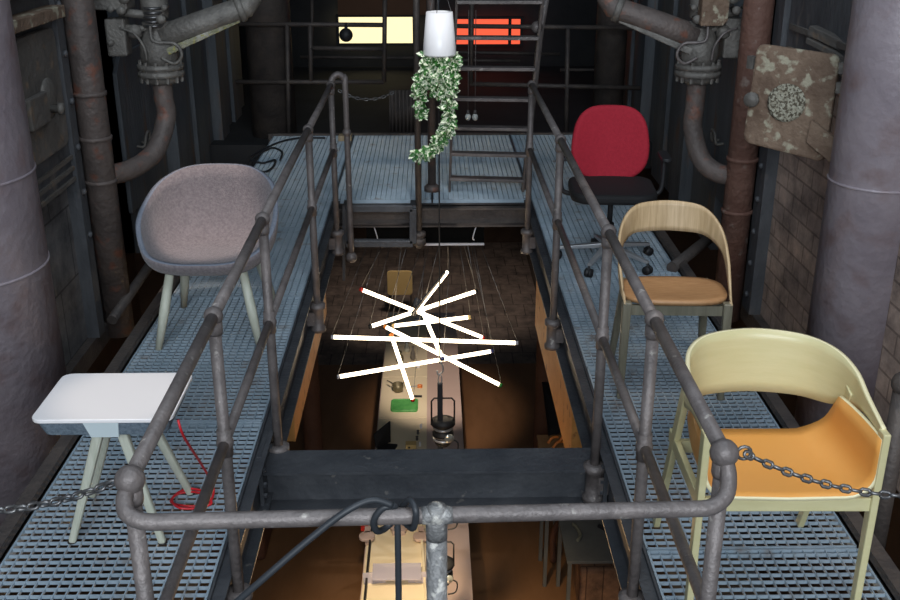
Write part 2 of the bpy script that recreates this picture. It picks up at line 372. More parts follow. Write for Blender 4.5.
m = MB(); m.tube([V((.70, 2.02, .92))+V((math.cos(a)*.016, 0, math.sin(a)*.016)) for a in [2*PI*k/12 for k in range(12)]], .004, 8, closed=True); m.build('eye_ring', 'chain', tr)

# blue-black cable on front rail
def P19(x, y, Y=1.86): return U(x, y, Y=Y)
cb = []
for (x, y, Y) in [(225, 612, 1.80), (262, 580, 1.80), (305, 543, 1.82), (345, 512, 1.84), (372, 500, 1.86), (392, 505, 1.865), (408, 516, 1.865), (415, 528, 1.87)]: cb.append(U(x, y, Y=Y))
cb2 = [U(x, y, Y=Y+.04) for x, y, Y in [(395, 506, 1.832), (383, 508, 1.83), (374, 520, 1.83), (377, 531, 1.85), (388, 526, 1.889), (402, 507, 1.889), (410, 500, 1.86), (416, 512, 1.83), (413, 528, 1.85), (404, 522, 1.889), (398, 522, 1.889), (398, 545, 1.885), (399, 620, 1.885)]]
m = MB(); m.tube(spline(cb[:6]+cb2[0:0], 6), .0075, 10); m.tube(spline([cb[5]]+cb2, 6), .0075, 10)
tag(m.build('black_cable', 'blackcable'), 'thick black cable looped around the front rail and hanging down', 'cable')

# ---------------------------------------------------------------- columns and side walls
def column(x, y, r, rings, z0, z1, label, mt='column'):
    t = thing('steel_column', label, 'column', (x, y, z0))
    m = MB(); m.lathe((x, y, z0), [(r*1.0, 0), (r, (z1-z0)/2), (r, z1-z0)], 40); m.build('shaft', mt, t)
    for z in rings:
        m = MB(); m.lathe((x, y, z), [(r, -.006), (r+.005, -.005), (r+.005, .005), (r, .006)], 40); m.build('seam_ring', 'column', t)
column(-2.01, 4.15, .36, (1.02, .62), -.6, 4, 'large mauve-grey round column left of the white-topped stool')
column(1.95, 4.35, .205, (.92, 1.75), -.6, 4, 'tall mauve-grey round column behind the cream armchair')
column(-1.52, 9.9, .21, (), -.3, 4, 'dark reddish round column far back on the left', 'kerb')
column(1.75, 10.2, .15, (), -.3, 4, 'dark thin round column far back on the right', 'kerb')

for sx, side, mt in ((-1, 'left', 'wallL'), (1, 'right', 'wallR')):
    def bx(m, x0, x1, y0, y1, z0, z1): m.box((min(sx*x0, sx*x1), y0, z0), (max(sx*x0, sx*x1), y1, z1))
    ye = 5.9 if sx < 0 else 6.1
    m = MB(); bx(m, 2.0, 2.35, 1.0, ye, -.31, 4)
    w = struct(m.build('wall_'+side, mt), side+' furnace wall')
    m = MB(); bx(m, 2.38, 2.7, ye, 7.0, -.31, 4); struct(m.build('wall_recess_'+side, 'plate'), side+' wall recess')
    m = MB(); y = 7.0; k = 0
    while y < 11.4:
        wd = (.42, .5, .36, .46)[k % 4]; xo = (2.0, 2.06, 1.97, 2.03)[k % 4]
        bx(m, xo, 2.4, y, y+wd-.025, -.31, 4); y += wd; k += 1
    bx(m, 2.12, 2.45, 7.0, 11.4, -.31, 4)
    struct(m.build('wall_panels_'+side, 'plate2'), side+' rear wall of dark upright panels')
    m = MB()   # foot ledge
    bx(m, 1.95, 2.3, 4.8, ye, -.42, -.31); m.build('foot_ledge', 'kerb', w)
    m = MB()  # plates on brick
    if sx < 0:
        bx(m, 1.955, 2.0, 4.6, 5.5, .62, 4)
        bx(m, 1.93, 2.0, 5.5, 5.6, -.31, 4)
        for z in (.3, .55, .8, 1.05, 1.3, 1.55, 1.8): m.lathe((-1.93, 5.55, z), [(.0, .02), (.018, .015), (.02, 0)], 8, axis=(1, 0, 0))
    else:
        bx(m, 1.955, 2.0, 4.5, 5.75, 1.25, 4)
        bx(m, 1.93, 2.0, 5.78, 5.93, -.31, 4)
        for z in (-.2, 0, .2, .4, .6, .8, 1.0): m.lathe((1.93, 5.85, z), [(.0, .02), (.018, .015), (.02, 0)], 8, axis=(-1, 0, 0))
    struct(m.build('trim_plate_'+side, 'plate'), side+' wall iron plate strip')
    m = MB()
    if sx < 0:
        for z in (.63, .69, .75): bx(m, 1.94, 2.0, 4.6, 5.5, z, z+.02)
    else:
        for z in (1.28, 1.4): bx(m, 1.94, 2.0, 4.5, 5.7, z, z+.03)
    struct(m.build('trim_ledge_'+side, 'door'), side+' wall ledge strips')
# recess machinery plates
for sx, lab in ((-1, 'dark steel panel with lifting loop behind the elbow pipe on the left'), (1, 'dark steel panel with lifting loop behind the elbow pipe on the right')):
    t = thing('steel_panel', lab, 'panel', (sx*1.99, 7.0, .2))
    a = MB(); y0 = 6.75; poly = [(sx*1.99, 6.62, .1), (sx*1.99, 7.35, .1), (sx*1.99, 7.35, 1.12), (sx*1.99, 6.75, 1.12), (sx*1.99, 6.62, 1.02)]
    a.prism(poly, (sx*.03, 0, 0)); a.build('plate', 'plate2', t, bevel=.006)
    a = MB(); a.tube(spline([(sx*1.98, 6.85, .5), (sx*1.93, 6.85, .5), (sx*1.92, 6.87, .56), (sx*1.92, 6.95, .58), (sx*1.93, 6.97, .5), (sx*1.98, 6.97, .5)], 4), .01, 8); a.build('lifting_loop', 'valve', t)

# far-left furnace door
t = thing('furnace_door', 'grey-green iron furnace door with round handle boss on the left wall', 'furnace door', (-1.92, 5.15, .85))
m = MB(); c = V((-1.95, 5.12, 1.16)); pr = rrect(.52, .60, .05)
m.prism([(c.x, c.y+a, c.z+b) for a, b in pr], (.045, 0, 0)); m.build('door_leaf', 'door', t, bevel=.008)
m = MB(); m.lathe((c.x+.045, c.y+.04, c.z-.02), [(.10, 0), (.10, .008), (.07, .016), (0, .016)], 24, axis=(1, 0, 0)); m.build('disc', 'valve', t)
m = MB(); m.lathe((c.x+.05, c.y+.02, c.z-.07), [(.02, 0), (.02, .05), (.03, .05), (.03, .07), (0, .075)], 16, axis=(1, 0, 0)); m.build('knob', 'valve', t)
m = MB(); m.box((c.x+.045, c.y-.28, c.z-.12), (c.x+.075, c.y-.04, c.z+.03)); m.build('latch_arm', 'door', t, bevel=.006)
m = MB(); m.box((-1.955, 4.75, 1.50), (-1.86, 5.45, 1.56)); m.build('lintel', 'hatch', t, bevel=.006)
m = MB(); m.box((-1.955, 4.75, 1.64), (-1.88, 5.45, 1.69)); m.build('lintel', 'hatch', t, bevel=.006)

# ---------------------------------------------------------------- riser pipes
def riser(sx, x, y, mt, label, zf):
    t = thing('riser_pipe', label, 'pipe', (x, y, -.4))
    m = MB(); m.tube([(x, y, -.4), (x, y, 1.2), (x, y, 4)], .085, 24); m.build('pipe_body', mt, t)
    for z in zf:
        m = MB(); m.lathe((x, y, z), [(.085, -.012), (.093, -.01), (.093, .01), (.085, .012)], 24); m.build('collar', mt, t)
riser(-1, -1.90, 5.78, 'pipe', 'tall brown riser pipe against the left wall', (.55, 1.05, .8))
riser(1, 1.84, 5.95, 'rustpipe', 'tall rust-red riser pipe against the right wall', (.3, .62))
# valve assemblies with elbow pipes
def valve(sx, vx, vy, label, elab):
    # elbow pipe from riser
    rx, ry = (-1.90, 5.78) if sx < 0 else (1.84, 5.95)
    t = thing('elbow_pipe', elab, 'pipe', (vx, vy, .4))
    ez = .58 if sx < 0 else .52
    m = MB(); m.tube(spline([(rx, ry, ez), (rx*.6+vx*.4, ry*.6+vy*.4, ez-.01), (rx*.22+vx*.78, ry*.22+vy*.78, ez+.06), (vx, vy, ez+.24), (vx, vy, ez+.36), (vx, vy, 1.04)], 8), .058, 20); m.build('bent_pipe', 'pipe', t)
    t = thing('valve', label, 'valve', (vx, vy, 1.2))
    n0 = len(bpy.data.objects); before = set(bpy.data.objects)
    m = MB(); m.lathe((vx, vy, 1.20), [(.07, 0), (.11, .0), (.135, .03), (.135, .05), (.165, .05), (.165, .085), (.15, .09), (.15, .10), (.165, .10), (.165, .135), (.10, .14)], 28)
    for k in range(12):
        a = 2*PI*k/12; m.lathe((vx+.145*math.cos(a), vy+.145*math.sin(a), 1.21), [(.013, 0), (.013, .15), (0, .155)], 6, smooth=False)
    m.build('flange', 'valve', t)
    m = MB(); m.lathe((vx, vy, 1.33), [(.12, 0), (.135, .06), (.13, .14), (.10, .22), (.085, .26), (.10, .27), (.10, .30), (.05, .31)], 24)
    m.lathe((vx, vy, 1.64), [(.075, 0), (.095, .02), (.095, .14), (.07, .18), (.07, .5)], 18); m.build('valve_body', 'valve' if sx < 0 else 'valve', t)
    m = MB()
    for k in range(5): m.lathe((vx, vy-.06, 1.60+k*.03), [(.06, 0), (.068, .006), (.068, .014), (.06, .02)], 16)
    m.build('spring_stack', 'chain', t)
    # big inclined pipe toward the middle
    q0 = V((vx-sx*.03, vy-.02, 1.52)); q1 = V((vx-sx*.62, vy+.1, 1.72))
    m = MB(); m.tube([q0, q0.lerp(q1, .5), q1, q1+V((-sx*.05, .03, .06)), q1+V((-sx*.06, .05, .6))], [.088, .085, .08, .07, .07], 22); m.build('inclined_pipe', 'pipe' if sx > 0 else 'valve', t)
    m = MB(); d = (q1-q0); m.bar(q0+V((-sx*.04, -.05, -.09)), q0+d*.93+V((0, -.02, -.075)), .07, .05, w2=.03, h2=.03); m.build('under_brace', 'lichen' if sx < 0 else 'valve', t, bevel=.008)
    m = MB(); m.lathe(q0+d*.9, [(.085, 0), (.095, .01), (.095, .04), (.085, .05)], 22, axis=d); m.build('collar', 'valve', t)
    # side boxes
    m = MB()
    if sx < 0: m.box((vx-.34, vy-.10, 1.40), (vx-.20, vy+.05, 1.66))
    else: m.box((vx+.15, vy-.08, 1.38), (vx+.33, vy+.06, 1.66))
    m.build('actuator_box', 'valve', t, bevel=.015)
    m = MB()
    if sx < 0: m.box((vx-.42, vy-.12, 1.72), (vx-.16, vy+.1, 2.1))
    else: m.prism([(vx-.06+.12*0, vy-.2, 1.62), (vx+.10, vy-.2, 1.62), (vx+.13, vy-.2, 1.66), (vx+.13, vy-.2, 1.84), (vx-.02, vy-.2, 1.86), (vx-.06, vy-.2, 1.82)], (0, .12, 0))
    m.build('control_housing', 'valve' if sx < 0 else 'hatch', t, bevel=.012)
    m = MB(); m.tube([(vx+sx*.02, vy-.04, 1.58), (vx+sx*.24, vy-.05, 1.60)], .022, 10); m.tube([(vx+sx*.02, vy-.04, 1.68), (vx+sx*.24, vy-.05, 1.70)], .03, 10)
    m.lathe((vx+sx*.14, vy-.06, 1.52), [(.03, 0), (.05, .02), (.05, .07), (.03, .09), (0, .1)], 12); m.build('linkage', 'valve', t)
    m = MB(); m.tube(spline([(vx+sx*.22, vy-.13, 1.60), (vx+sx*.12, vy-.17, 1.57), (vx+sx*.06, vy-.17, 1.48), (vx+sx*.05, vy-.16, 1.38)], 5), .009, 8)
    m.tube(spline([(vx-sx*.0, vy-.17, 1.62), (vx-sx*.02, vy-.2, 1.52), (vx-sx*.16, vy-.18, 1.50), (vx-sx*.20, vy-.17, 1.42), (vx-sx*.14, vy-.16, 1.36), (vx-sx*.05, vy-.15, 1.40)], 6), .011, 8)
    m.build('hose', 'rail' if sx > 0 else 'valve', t)
    for (a, bb, r) in ((.2, 1.72, .03), (.27, 1.73, .022), (-.07, 1.66, .03), (.3, 1.50, .02), (.17, 1.80, .035), (-.1, 1.74, .02)):
        m = MB(); m.lathe((vx+sx*a, vy-.12, bb), [(0, -.03), (r, -.03), (r, .02), (r*.6, .03), (r*.6, .1)], 10, axis=(0, 1, 0)); m.build('fitting', 'valve', t)
    for o in set(bpy.data.objects)-before: o.location.z -= .2
    t.scale = (.82, .82, .82)
valve(-1, -1.60, 6.2, 'large iron valve with bolted flange and paint-flaked inclined pipe, upper left', 'curved pipe joining the left riser below the flanged valve')
valve(1, 1.58, 6.15, 'large iron valve with bolted flange and inclined pipe, upper right', 'curved pipe joining the red riser below the right flanged valve')

# rusty hatch on the right
t = thing('rusty_hatch', 'square rusty open furnace hatch with pale crusted spot beside the right column', 'hatch', (1.6, 5.0, .95))
C4 = [U(757, 43, Y=5.0), U(840, 55, Y=4.78), U(824, 163, Y=4.70), U(742, 142, Y=4.96)]
def qp(u, v): return C4[0].lerp(C4[1], u).lerp(C4[3].lerp(C4[2], u), v)
nrm = (C4[1]-C4[0]).cross(C4[3]-C4[0]).normalized()
if nrm.y > 0: nrm = -nrm
pr = [qp(.5+a, .5-b) for a, b in rrect(1, 1, .09)]
m = MB(); m.prism([q-nrm*.05 for q in pr], nrm*.05); m.build('hatch_plate', 'hatch', t, bevel=.012)
m = MB(); cc = qp(.47, .52)
m.lathe(cc, [(.085, 0), (.09, .012), (.075, .016), (.055, .010), (.0, .02)], 24, axis=nrm); m.build('crusted_spot', 'crust', t)
m = MB(); kk = qp(.07, .55); m.lathe(kk, [(.02, 0), (.02, .03), (.036, .035), (.036, .055), (0, .06)], 14, axis=nrm); m.build('knob', 'valve', t)
m = MB(); q = [qp(.80, .62), qp(1.12, .75), qp(1.10, .98), qp(.78, .84)]; m.prism([k+nrm*.002 for k in q], nrm*.035); m.build('hinge_strap', 'hatch', t, bevel=.004)
for v in (.12, .3):
    m = MB(); m.bar(qp(.97, v)-nrm*.03, qp(1.2, v-.02)-nrm*.06, .04, .05); m.build('hinge', 'valve', t)
m = MB(); m.bar(qp(-.02, .2)-nrm*.03, qp(-.1, .2)-nrm*.05, .03, .06); m.build('hinge', 'valve', t)
m = MB(); m.bar(U(812, 30, Y=5.2), U(858, 52, Y=4.9), .05, .05); m.bar(U(808, 40, Y=5.2), U(850, 62, Y=4.9), .03, .03)
m.build('hanger_bar', 'door', t, bevel=.005)

# ---------------------------------------------------------------- upper background
w = sroot('wall_back', (0, 14, -.3), 'black far wall with lit windows')
m = MB(); m.box((-6, 14.0, -1.6), (6, 14.2, 6)); m.build('wall_surface', 'back', w)
def pane(x0, y0, x1, y1, Y, mt, n, lab, bars):
    a = U(x0, y0, Y=Y); b = U(x1, y1, Y=Y)
    o = sroot('window_%d' % n, ((a.x+b.x)/2, Y, b.z), lab)
    m = MB(); m.box((a.x, Y, b.z), (b.x, Y+.03, a.z)); m.build('lit_pane', mt, o)
    m = MB(); t_ = .02
    m.box((a.x-t_, Y-.02, a.z), (b.x+t_, Y+.03, a.z+.03)); m.box((a.x-t_, Y-.02, b.z-.03), (b.x+t_, Y+.03, b.z))
    for x in bars: q = U(x, y0, Y=Y); m.box((q.x-.02, Y-.02, b.z), (q.x+.02, Y+.0, a.z))
    m.build('window_frame', 'back', o)
pane(337, 17, 414, 43, 13.8, 'winy', 1, 'long lit warm-white window far back left of the plant', (337, 414))
pane(454, 19, 522, 44, 13.8, 'winr', 2, 'long lit red window far back behind the ladder', (454, 470, 510, 522))
m = MB(); a = U(337, -20, Y=13.75); b = U(600, 17, Y=13.75); c = U(430, 17, Y=13.75)
m.box((a.x, 13.72, c.z+.03), (c.x+.0, 13.78, a.z)); struct(m.build('wall_brown_strip', 'brownwall'))
m = MB(); m.box((-6, 9.45, -.34), (6, 14, -.1)); struct(m.build('floor_rear_deck', 'back'))
for sx, sd in ((-1, 'rear_left'), (1, 'rear_right')):
    m = MB(); m.box((min(sx*2.6, sx*2.9), 11.3, -.34), (max(sx*2.6, sx*2.9), 14, 6)); struct(m.build('wall_'+sd, 'back'))
# gallery rails
def rails(Y, segs, r, name, label, mt='rail'):
    t = thing(name, label, 'railing', (U(*segs[0][0], Y=Y).x, Y, 0))
    for a, b in segs:
        m = MB(); m.tube([U(*a, Y=Y), U(*b, Y=Y)], r, 8)
        m.build('rail_bar' if abs(a[0]-b[0]) > abs(a[1]-b[1]) else 'rail_post', mt, t)
rails(9.6, [((238, 24), (386, 25)), ((236, 82), (384, 82)), ((287, 24), (289, 140)), ((385, -10), (384, 82)), ((310, 48), (385, 49)), ((310, 24), (311, 82))], .021, 'gallery_railing', 'dark pipe railing of the far gallery, left of the hanging plant', 'kerb')
rails(9.6, [((450, 26), (640, 28)), ((470, 84), (640, 88)), ((568, 28), (566, 140)), ((472, -10), (471, 84))], .021, 'gallery_railing', 'dark pipe railing of the far gallery, right of the ladder', 'kerb')
rails(11.6, [((300, 57), (420, 58)), ((430, 52), (560, 54)), ((430, 60), (520, 61)), ((312, 0), (312, 58)), ((640, 70), (560, 70))], .018, 'gallery_railing', 'farthest dark railing below the lit windows', 'kerb')
# black round lamp in front of yellow window
c = U(346, 35, Y=9.55); t = thing('round_lamp', 'small black round lamp in front of the lit warm-white window', 'lamp', c)
m = MB(); m.ball(c, .062, n=20); m.build('housing', 'blackpl', t); m = MB(); m.tube([c, c+V((0, .05, .1))], .015, 8); m.build('bracket', 'blackpl', t)
# corrugated sheet behind the plant
a = U(389, 90, Y=9.5); b = U(416, 134, Y=9.5)
m = MB(); n = 28; P = [[V((a.x+(b.x-a.x)*i/n, 9.5+.012*math.sin(i*PI/2), z)) for i in range(n+1)] for z in (0, a.z)]
m.grid(P); tag(m.build('corrugated_sheet', 'kerb', solid=.004), 'narrow upright corrugated metal sheet at the back of the platform', 'metal sheet')
# garland/hose with frayed row
chain(U(338, 90, Y=8.6), U(394, 92, Y=8.6), .07, 'thin chain sagging across the back of the platform', pitch=.035, r=.005)
# cream bulbs on platform
for (x, y), lb in (((468, 117), 'white bulb hanging left of a pair behind the ladder'), ((475, 117), 'white bulb hanging right of a pair behind the ladder')):
    c = U(x, y, Y=8.9); t = thing('light_bulb', lb, 'bulb', c, group='pair of hanging white bulbs')
    m = MB(); m.ball(c, .026, sz=1.2); m.build('globe', 'bulb', t)
    m = MB(); m.tube([c+V((0, 0, .02)), c+V((0, 0, .06))], .013, 8); m.tube([c+V((0, 0, .06)), c+V((0, .0, .9))], .004, 6); m.build('cord', 'rail', t)
# black cables tangled on far left deck
m = MB(); rp = [U(x, y, z=.012) for x, y in [(325, 138), (300, 138), (280, 142), (262, 150), (250, 158), (262, 163), (275, 160), (272, 168), (262, 172), (250, 165), (258, 155), (272, 148), (282, 152), (280, 160)]]
m.tube(spline(rp, 5), .009, 8); tag(m.build('cable_tangle', 'blackcable'), 'tangled black cable lying on the far end of the left walkway', 'cable')
m = MB(); c = U(376, 130, z=.0)
c = U(345, 129, Y=9.2); m.box((c.x-.06, 9.15, 0.0), (c.x+.06, 9.25, .05)); tag(m.build('timber_offcut', 'oak', bevel=.004), 'small pale timber offcut at the back of the platform', 'offcut')

# ---------------------------------------------------------------- ladder
t = thing('ladder', 'steep dark steel ladder with flat rungs behind the hanging plant', 'ladder', (.5, 7.4, 0))
def LP(px, f): # along ladder f 0 bottom..1 top
    return None
lb, rb = U(449, 203, Y=7.55), U(521, 205, Y=7.55); lt, rt_ = U(457, -8, Y=6.95), U(543, -8, Y=6.95)
for a, b, nm in ((lb, lt, 'stringer'), (rb, rt_, 'stringer')):
    m = MB(); m.bar(a, b, .018, .06, up=(1, 0, 0) if False else (0, 1, 0)); m.build(nm, 'rail', t, bevel=.003)
for y in (2, 38, 68, 98, 127, 153, 178):
    f = (203-y)/211.0; f = f
    # solve along stringer for projected y
    best = min((abs(((CAM-CAM)+((lb.lerp(lt, g/200))-CAM)).dot(UP)*-1/((lb.lerp(lt, g/200))-CAM).dot(FW)*FPX+300-y), g/200) for g in range(201))[1]
    a = lb.lerp(lt, best); b = rb.lerp(rt_, best); m = MB(); m.bar(a, b, .09, .022, up=(0, 0, 1)); m.build('rung', 'rail', t, bevel=.003)
m = MB(); c = rb.lerp(rt_, .8); m.ball(U(537, 27, Y=7.1), .04); m.tube([U(548, -10, Y=7.15), U(541, 30, Y=7.12), U(528, 150, Y=7.5), U(524, 205, Y=7.55)], .02, 10); m.build('hand_rail', 'rail', t)
# standing pipe in front of platform
t = thing('standpipe', 'dark vertical pipe passing in front of the platform behind the plant', 'pipe', (-.04, 7.05, -.5))
m = MB(); a = U(419, 240, Y=7.05); m.tube([(a.x, 7.05, a.z-.06), (a.x, 7.05, 3)], .022, 12); m.build('pipe_body', 'kerb', t)
m = MB(); m.lathe((a.x, 7.05, a.z-.04), [(.03, 0), (.05, .01), (.05, .05), (.035, .06), (.05, .07), (.05, .1), (.03, .11)], 14); m.build('clamp', 'kerb', t)
t = thing('standpipe', 'short brown pipe standing on the platform beside the plant', 'pipe', (.0, 7.5, 0)); a = U(432, 190, Y=7.5)
m = MB(); m.tube([(a.x, 7.5, 0), (a.x, 7.5, 3)], .03, 12); m.build('pipe_body', 'pipe', t); m = MB(); m.lathe((a.x, 7.5, 0), [(.06, 0), (.06, .03), (.04, .05)], 14); m.build('foot_flange', 'pipe', t)
# small frame hanging under the platform
t = thing('support_frame', 'rectangular dark steel frame fixed in front of the platform girder', 'frame', (-.4, 7.0, -.5))
m = MB(); fr = [U(346, 208, Y=7.0), U(413, 208, Y=7.0), U(413, 243, Y=7.0), U(346, 243, Y=7.0)]
for i in range(4): m.bar(fr[i], fr[(i+1) % 4], .05, .05, up=(0, 1, 0))
m.build('frame_bars', 'beam', t, bevel=.004)
m = MB(); m.bar(U(344, 205, Y=6.98), U(344, 280, Y=6.98), .02, .03); m.build('strut', 'beam', t)
for k in (0, 1):
    m = MB(); m.bar(fr[k], fr[k]+V((0, .13, 0)), .04, .04); m.build('bracket', 'beam', t)

# ---------------------------------------------------------------- hanging plant
t = thing('hanging_plant', 'white hanging planter with long trailing variegated vines over the platform', 'hanging plant', (0.0, 6.56, 1.15))
pt = U(439.5, 55, Y=6.56); pb = pt.z; pc = V((pt.x, 6.56, pb))
m = MB(); m.lathe(pc, [(.0, 0.01), (.075, .01), (.104, 0), (.106, .01), (.082, .262), (.078, .262), (.07, .255), (0, .25)], 32); m.build('pot', 'pot', t)
m = MB()
for a in (0.3, 2.4, 4.5): m.tube([pc+V((.078*math.cos(a), .078*math.sin(a), .26)), pc+V((0, 0, .5))], .0025, 6)
m.tube([pc+V((0, 0, .5)), pc+V((0, 0, 2))], .003, 6); m.build('hanging_wire', 'chain', t)
vines = []
sp = [(-.07, .0, .18), (.08, .01, .34), (-.05, -.04, .30), (.03, -.05, .52), (-.02, .03, .62), (-.08, -.03, .22), (.05, .04, .45), (.0, -.07, .35), (-.03, -.02, .68), (.02, -.06, .76), (.09, -.02, .22)]
L_ = MB(); S_ = MB()
def leaf(p, d, size):
    d = d.normalized(); up = V((random.uniform(-.5, .5), -random.uniform(.3, 1), random.uniform(-.2, .8))); a = d.cross(up).normalized(); n = a.cross(d).normalized()
    w = size*.27
    pts = [p, p+d*size*.3+a*w-n*.002*0+n*.004, p+d*size*.7+a*w*.75, p+d*size, p+d*size*.7-a*w*.75, p+d*size*.3-a*w+n*.004, p+d*size*.35-n*.004, p+d*size*.7-n*.004]
    L_.add(pts, [(0, 6, 1), (1, 6, 7, 2), (2, 7, 3), (0, 5, 6), (5, 4, 7, 6), (4, 3, 7)], True)
targets = {8: [(.02, .2), (.05, .35), (.03, .48), (-.03, .57), (-.12, .64)], 9: [(.04, .25), (.06, .42), (.0, .51), (-.06, .59), (-.16, .61)], 4: [(-.05, .1), (-.12, .2), (-.13, .3), (-.11, .38)], 1: [(.08, .1), (.07, .25), (.05, .4), (.02, .5)], 3: [(.03, .1), (.04, .2)], 2: [(-.08, .1), (-.14, .18), (-.13, .27)], 6: [(.06, .12), (.05, .22)], 7: [(0, .1), (-.02, .22)]}
for i, (x, y, ln) in enumerate(sp):
    if i in targets: pp = [(x, 0)]+targets[i]; pts = [pc+V((a, y+random.uniform(-.02, .02), -b)) for a, b in pp]
    else: pts = [pc+V((x+random.uniform(-.015, .015)*k, y, -ln*k/3*.8)) for k in range(4)]
    pts = spline(pts, 10); S_.tube(pts, .0025, 5)
    for q in pts:
        for r_ in range(2 if q.z > pc.z-.35 else 3):
            dd = V((random.uniform(-1, 1), random.uniform(-1, .6), random.uniform(-1.0, .35))); leaf(q+dd*.008, dd, random.uniform(.042, .066))
for k in range(240):
    a = random.uniform(0, 2*PI); r_ = random.uniform(.01, .11); q = pc+V((r_*math.cos(a), r_*math.sin(a), -random.uniform(0, .26)*(1-r_*2)))
    dd = V((random.uniform(-1, 1), random.uniform(-1, .6), random.uniform(-1, .3))); leaf(q, dd, random.uniform(.035, .06))
S_.build('vine', 'stem', t); L_.build('foliage', 'leaf', t)

# ---------------------------------------------------------------- felt tub chair
def round_leg(m, a, b, r0, r1): m.tube([a, V(a).lerp(V(b), .5), b], [r0, (r0+r1)/2, r1], 14)
t = thing('tub_chair', 'mauve-grey felt tub armchair with pale legs on the left walkway', 'armchair', (-1.10, 4.93, 0), 0, local=True)
n = 64; m = MB(); rings = 14; rim = []
key = [(0, .33, .775), (.17, .31, .765), (.285, .22, .72), (.335, .08, .655), (.345, -.06, .59), (.315, -.16, .52), (.25, -.265, .445), (.14, -.30, .422), (0, -.305, .418)]
keyp = [V(k) for k in key]; full = keyp+[V((-k.x, k.y, k.z)) for k in keyp[-2:0:-1]]
full = [V((k.x*.93-.01, k.y, k.z+(.035 if k.z < .5 else .0))) for k in full]
rim = spline(full, 6, closed=True); cz = .385; cc = V((0, -.02, cz))
P = []
for i in range(rings+1):
    f = i/rings; row = []
    for q in rim:
        g = math.sin(f*PI/2)**.8; hz = (1-math.cos(f*PI/2))**1.7
        row.append(V((q.x*g, cc.y+(q.y-cc.y)*g, cz+(q.z-cz)*hz)))
    row.append(row[0]); P.append(row)
m.grid(P); o = m.build('shell', ['felt', 'feltedge'], t, solid=.024, off=-1)
m = MB()
for sx in (-1, 1):
    for ya, yb in ((-.20, -.29), (.14, .27)):
        mm = MB(); mm.tube([(sx*.175, ya, .385), (sx*.2125, (ya+yb)/2, .19), (sx*.25, yb, .0)], [.021, .025, .016], 14); mm.build('leg', 'ashleg', t)
m = MB(); m.box((-.17, -.17, .350), (.17, .13, .362)); m.build('under_frame', 'blackpl', t, bevel=.005)

# ---------------------------------------------------------------- white topped stool
t = thing('stool', 'low stool with white top, slate felt underside and four pale splayed legs', 'stool', (-1.07, 3.12, 0), 0, local=True)
m = MB(); m.prism([V((a, b, .508)) for a, b in rrect(.455, .345, .035)], (0, 0, .014)); m.build('table_top', 'white', t, bevel=.003)
m = MB(); P0 = rrect(.435, .325, .03); P1 = rrect(.40, .29, .03); nn = len(P0)
m.add([V((a, b, .507)) for a, b in P0]+[V((a, b, .45)) for a, b in P1], [(i, nn+i, nn+(i+1) % nn, (i+1) % nn) for i in range(nn)]+[tuple(range(nn)), tuple(range(nn, 2*nn))[::-1]]); m.build('felt_body', 'feltblue', t, bevel=.004)
m = MB(); m.add([(-.06, -.168, .509), (.055, -.168, .509), (.045, -.150, .445), (-.045, -.150, .445), (-.06, -.16, .509), (.055, -.16, .509), (.045, -.142, .445), (-.045, -.142, .445)], [(3, 2, 1, 0), (4, 5, 6, 7), (0, 1, 5, 4), (1, 2, 6, 5), (2, 3, 7, 6), (3, 0, 4, 7)]); m.build('strap', 'strap', t)
for a, b in (((-.035, -.08, .45), (-.185, -.09, 0)), ((.03, -.08, .45), (.13, -.10, 0)), ((-.035, .07, .45), (-.205, .20, 0)), ((.06, .07, .45), (.16, .21, 0))):
    m = MB(); m.bar(a, b, .036, .034, w2=.026, h2=.026, up=(0, 1, 0)); m.build('leg', 'ashleg', t, bevel=.009)
for x, y in ((-.185, -.09), (.13, -.10), (-.205, .20), (.16, .21)):
    m = MB(); m.lathe((x, y, 0), [(.016, .001), (.016, .004), (0, .005)], 12); m.build('foot_pad', 'blackpl', t)
# red cable
cp = [(178, 420, .49), (184, 437, .42), (200, 462, .2), (212, 483, .04)]
pts = [U(x, y, z=z) for x, y, z in cp]
lp = [(213, 496, .012), (205, 505, .012), (185, 506, .02), (171, 502, .012), (178, 494, .012), (195, 492, .02), (208, 498, .03), (200, 507, .02), (180, 508, .03), (172, 499, .03), (186, 489, .03), (204, 492, .03), (211, 504, .012), (190, 509, .012)]
pts += [U(x, y, z=z) for x, y, z in lp]
m = MB(); m.tube(spline(pts, 7), .0045, 8); tag(m.build('red_cable', 'redcable'), 'red cable hanging from the white-topped stool and coiled on the grating', 'cable')

# ---------------------------------------------------------------- red office chair
t = thing('office_chair', 'office chair with red fabric backrest and black seat on the right walkway', 'office chair', (1.06, 5.88, 0), math.radians(-4), local=True)
def so(w, h, n, k=3.2):
    out = []
    for i in range(n):
        a = 2*PI*i/n; c_, s_ = math.cos(a), math.sin(a)
        out.append((w*math.copysign(abs(c_)**(2/k), c_), h*math.copysign(abs(s_)**(2/k), s_)))
    return out
m = MB(); P = []
for i in range(9):
    f = i/8; row = []
    for a, b in so(.235*f, .225*f, 48, 3.4):
        taper = 1-.12*((b/.225) if b > 0 else 0)-.25*(max(0, -b/.225)**3)*0.9
        x = a*taper; row.append(V((x, .24+.04*(b/.225)-.9*x*x, .68+b)))
    row.append(row[0]); P.append(row)
m.grid(P); m.build('backrest', 'redfab', t, solid=.045, off=0, sub=1)
m = MB(); m.prism([V((a, b-.02, .43)) for a, b in rrect(.50, .48, .12, 8)], (0, 0, .06)); m.build('seat', 'blackfab', t, bevel=.02)
m = MB(); m.tube(spline([(0, .1, .41), (0, .24, .42), (0, .30, .5), (0, .285, .68)], 6), .02, 10); m.build('back_stem', 'blackpl', t)
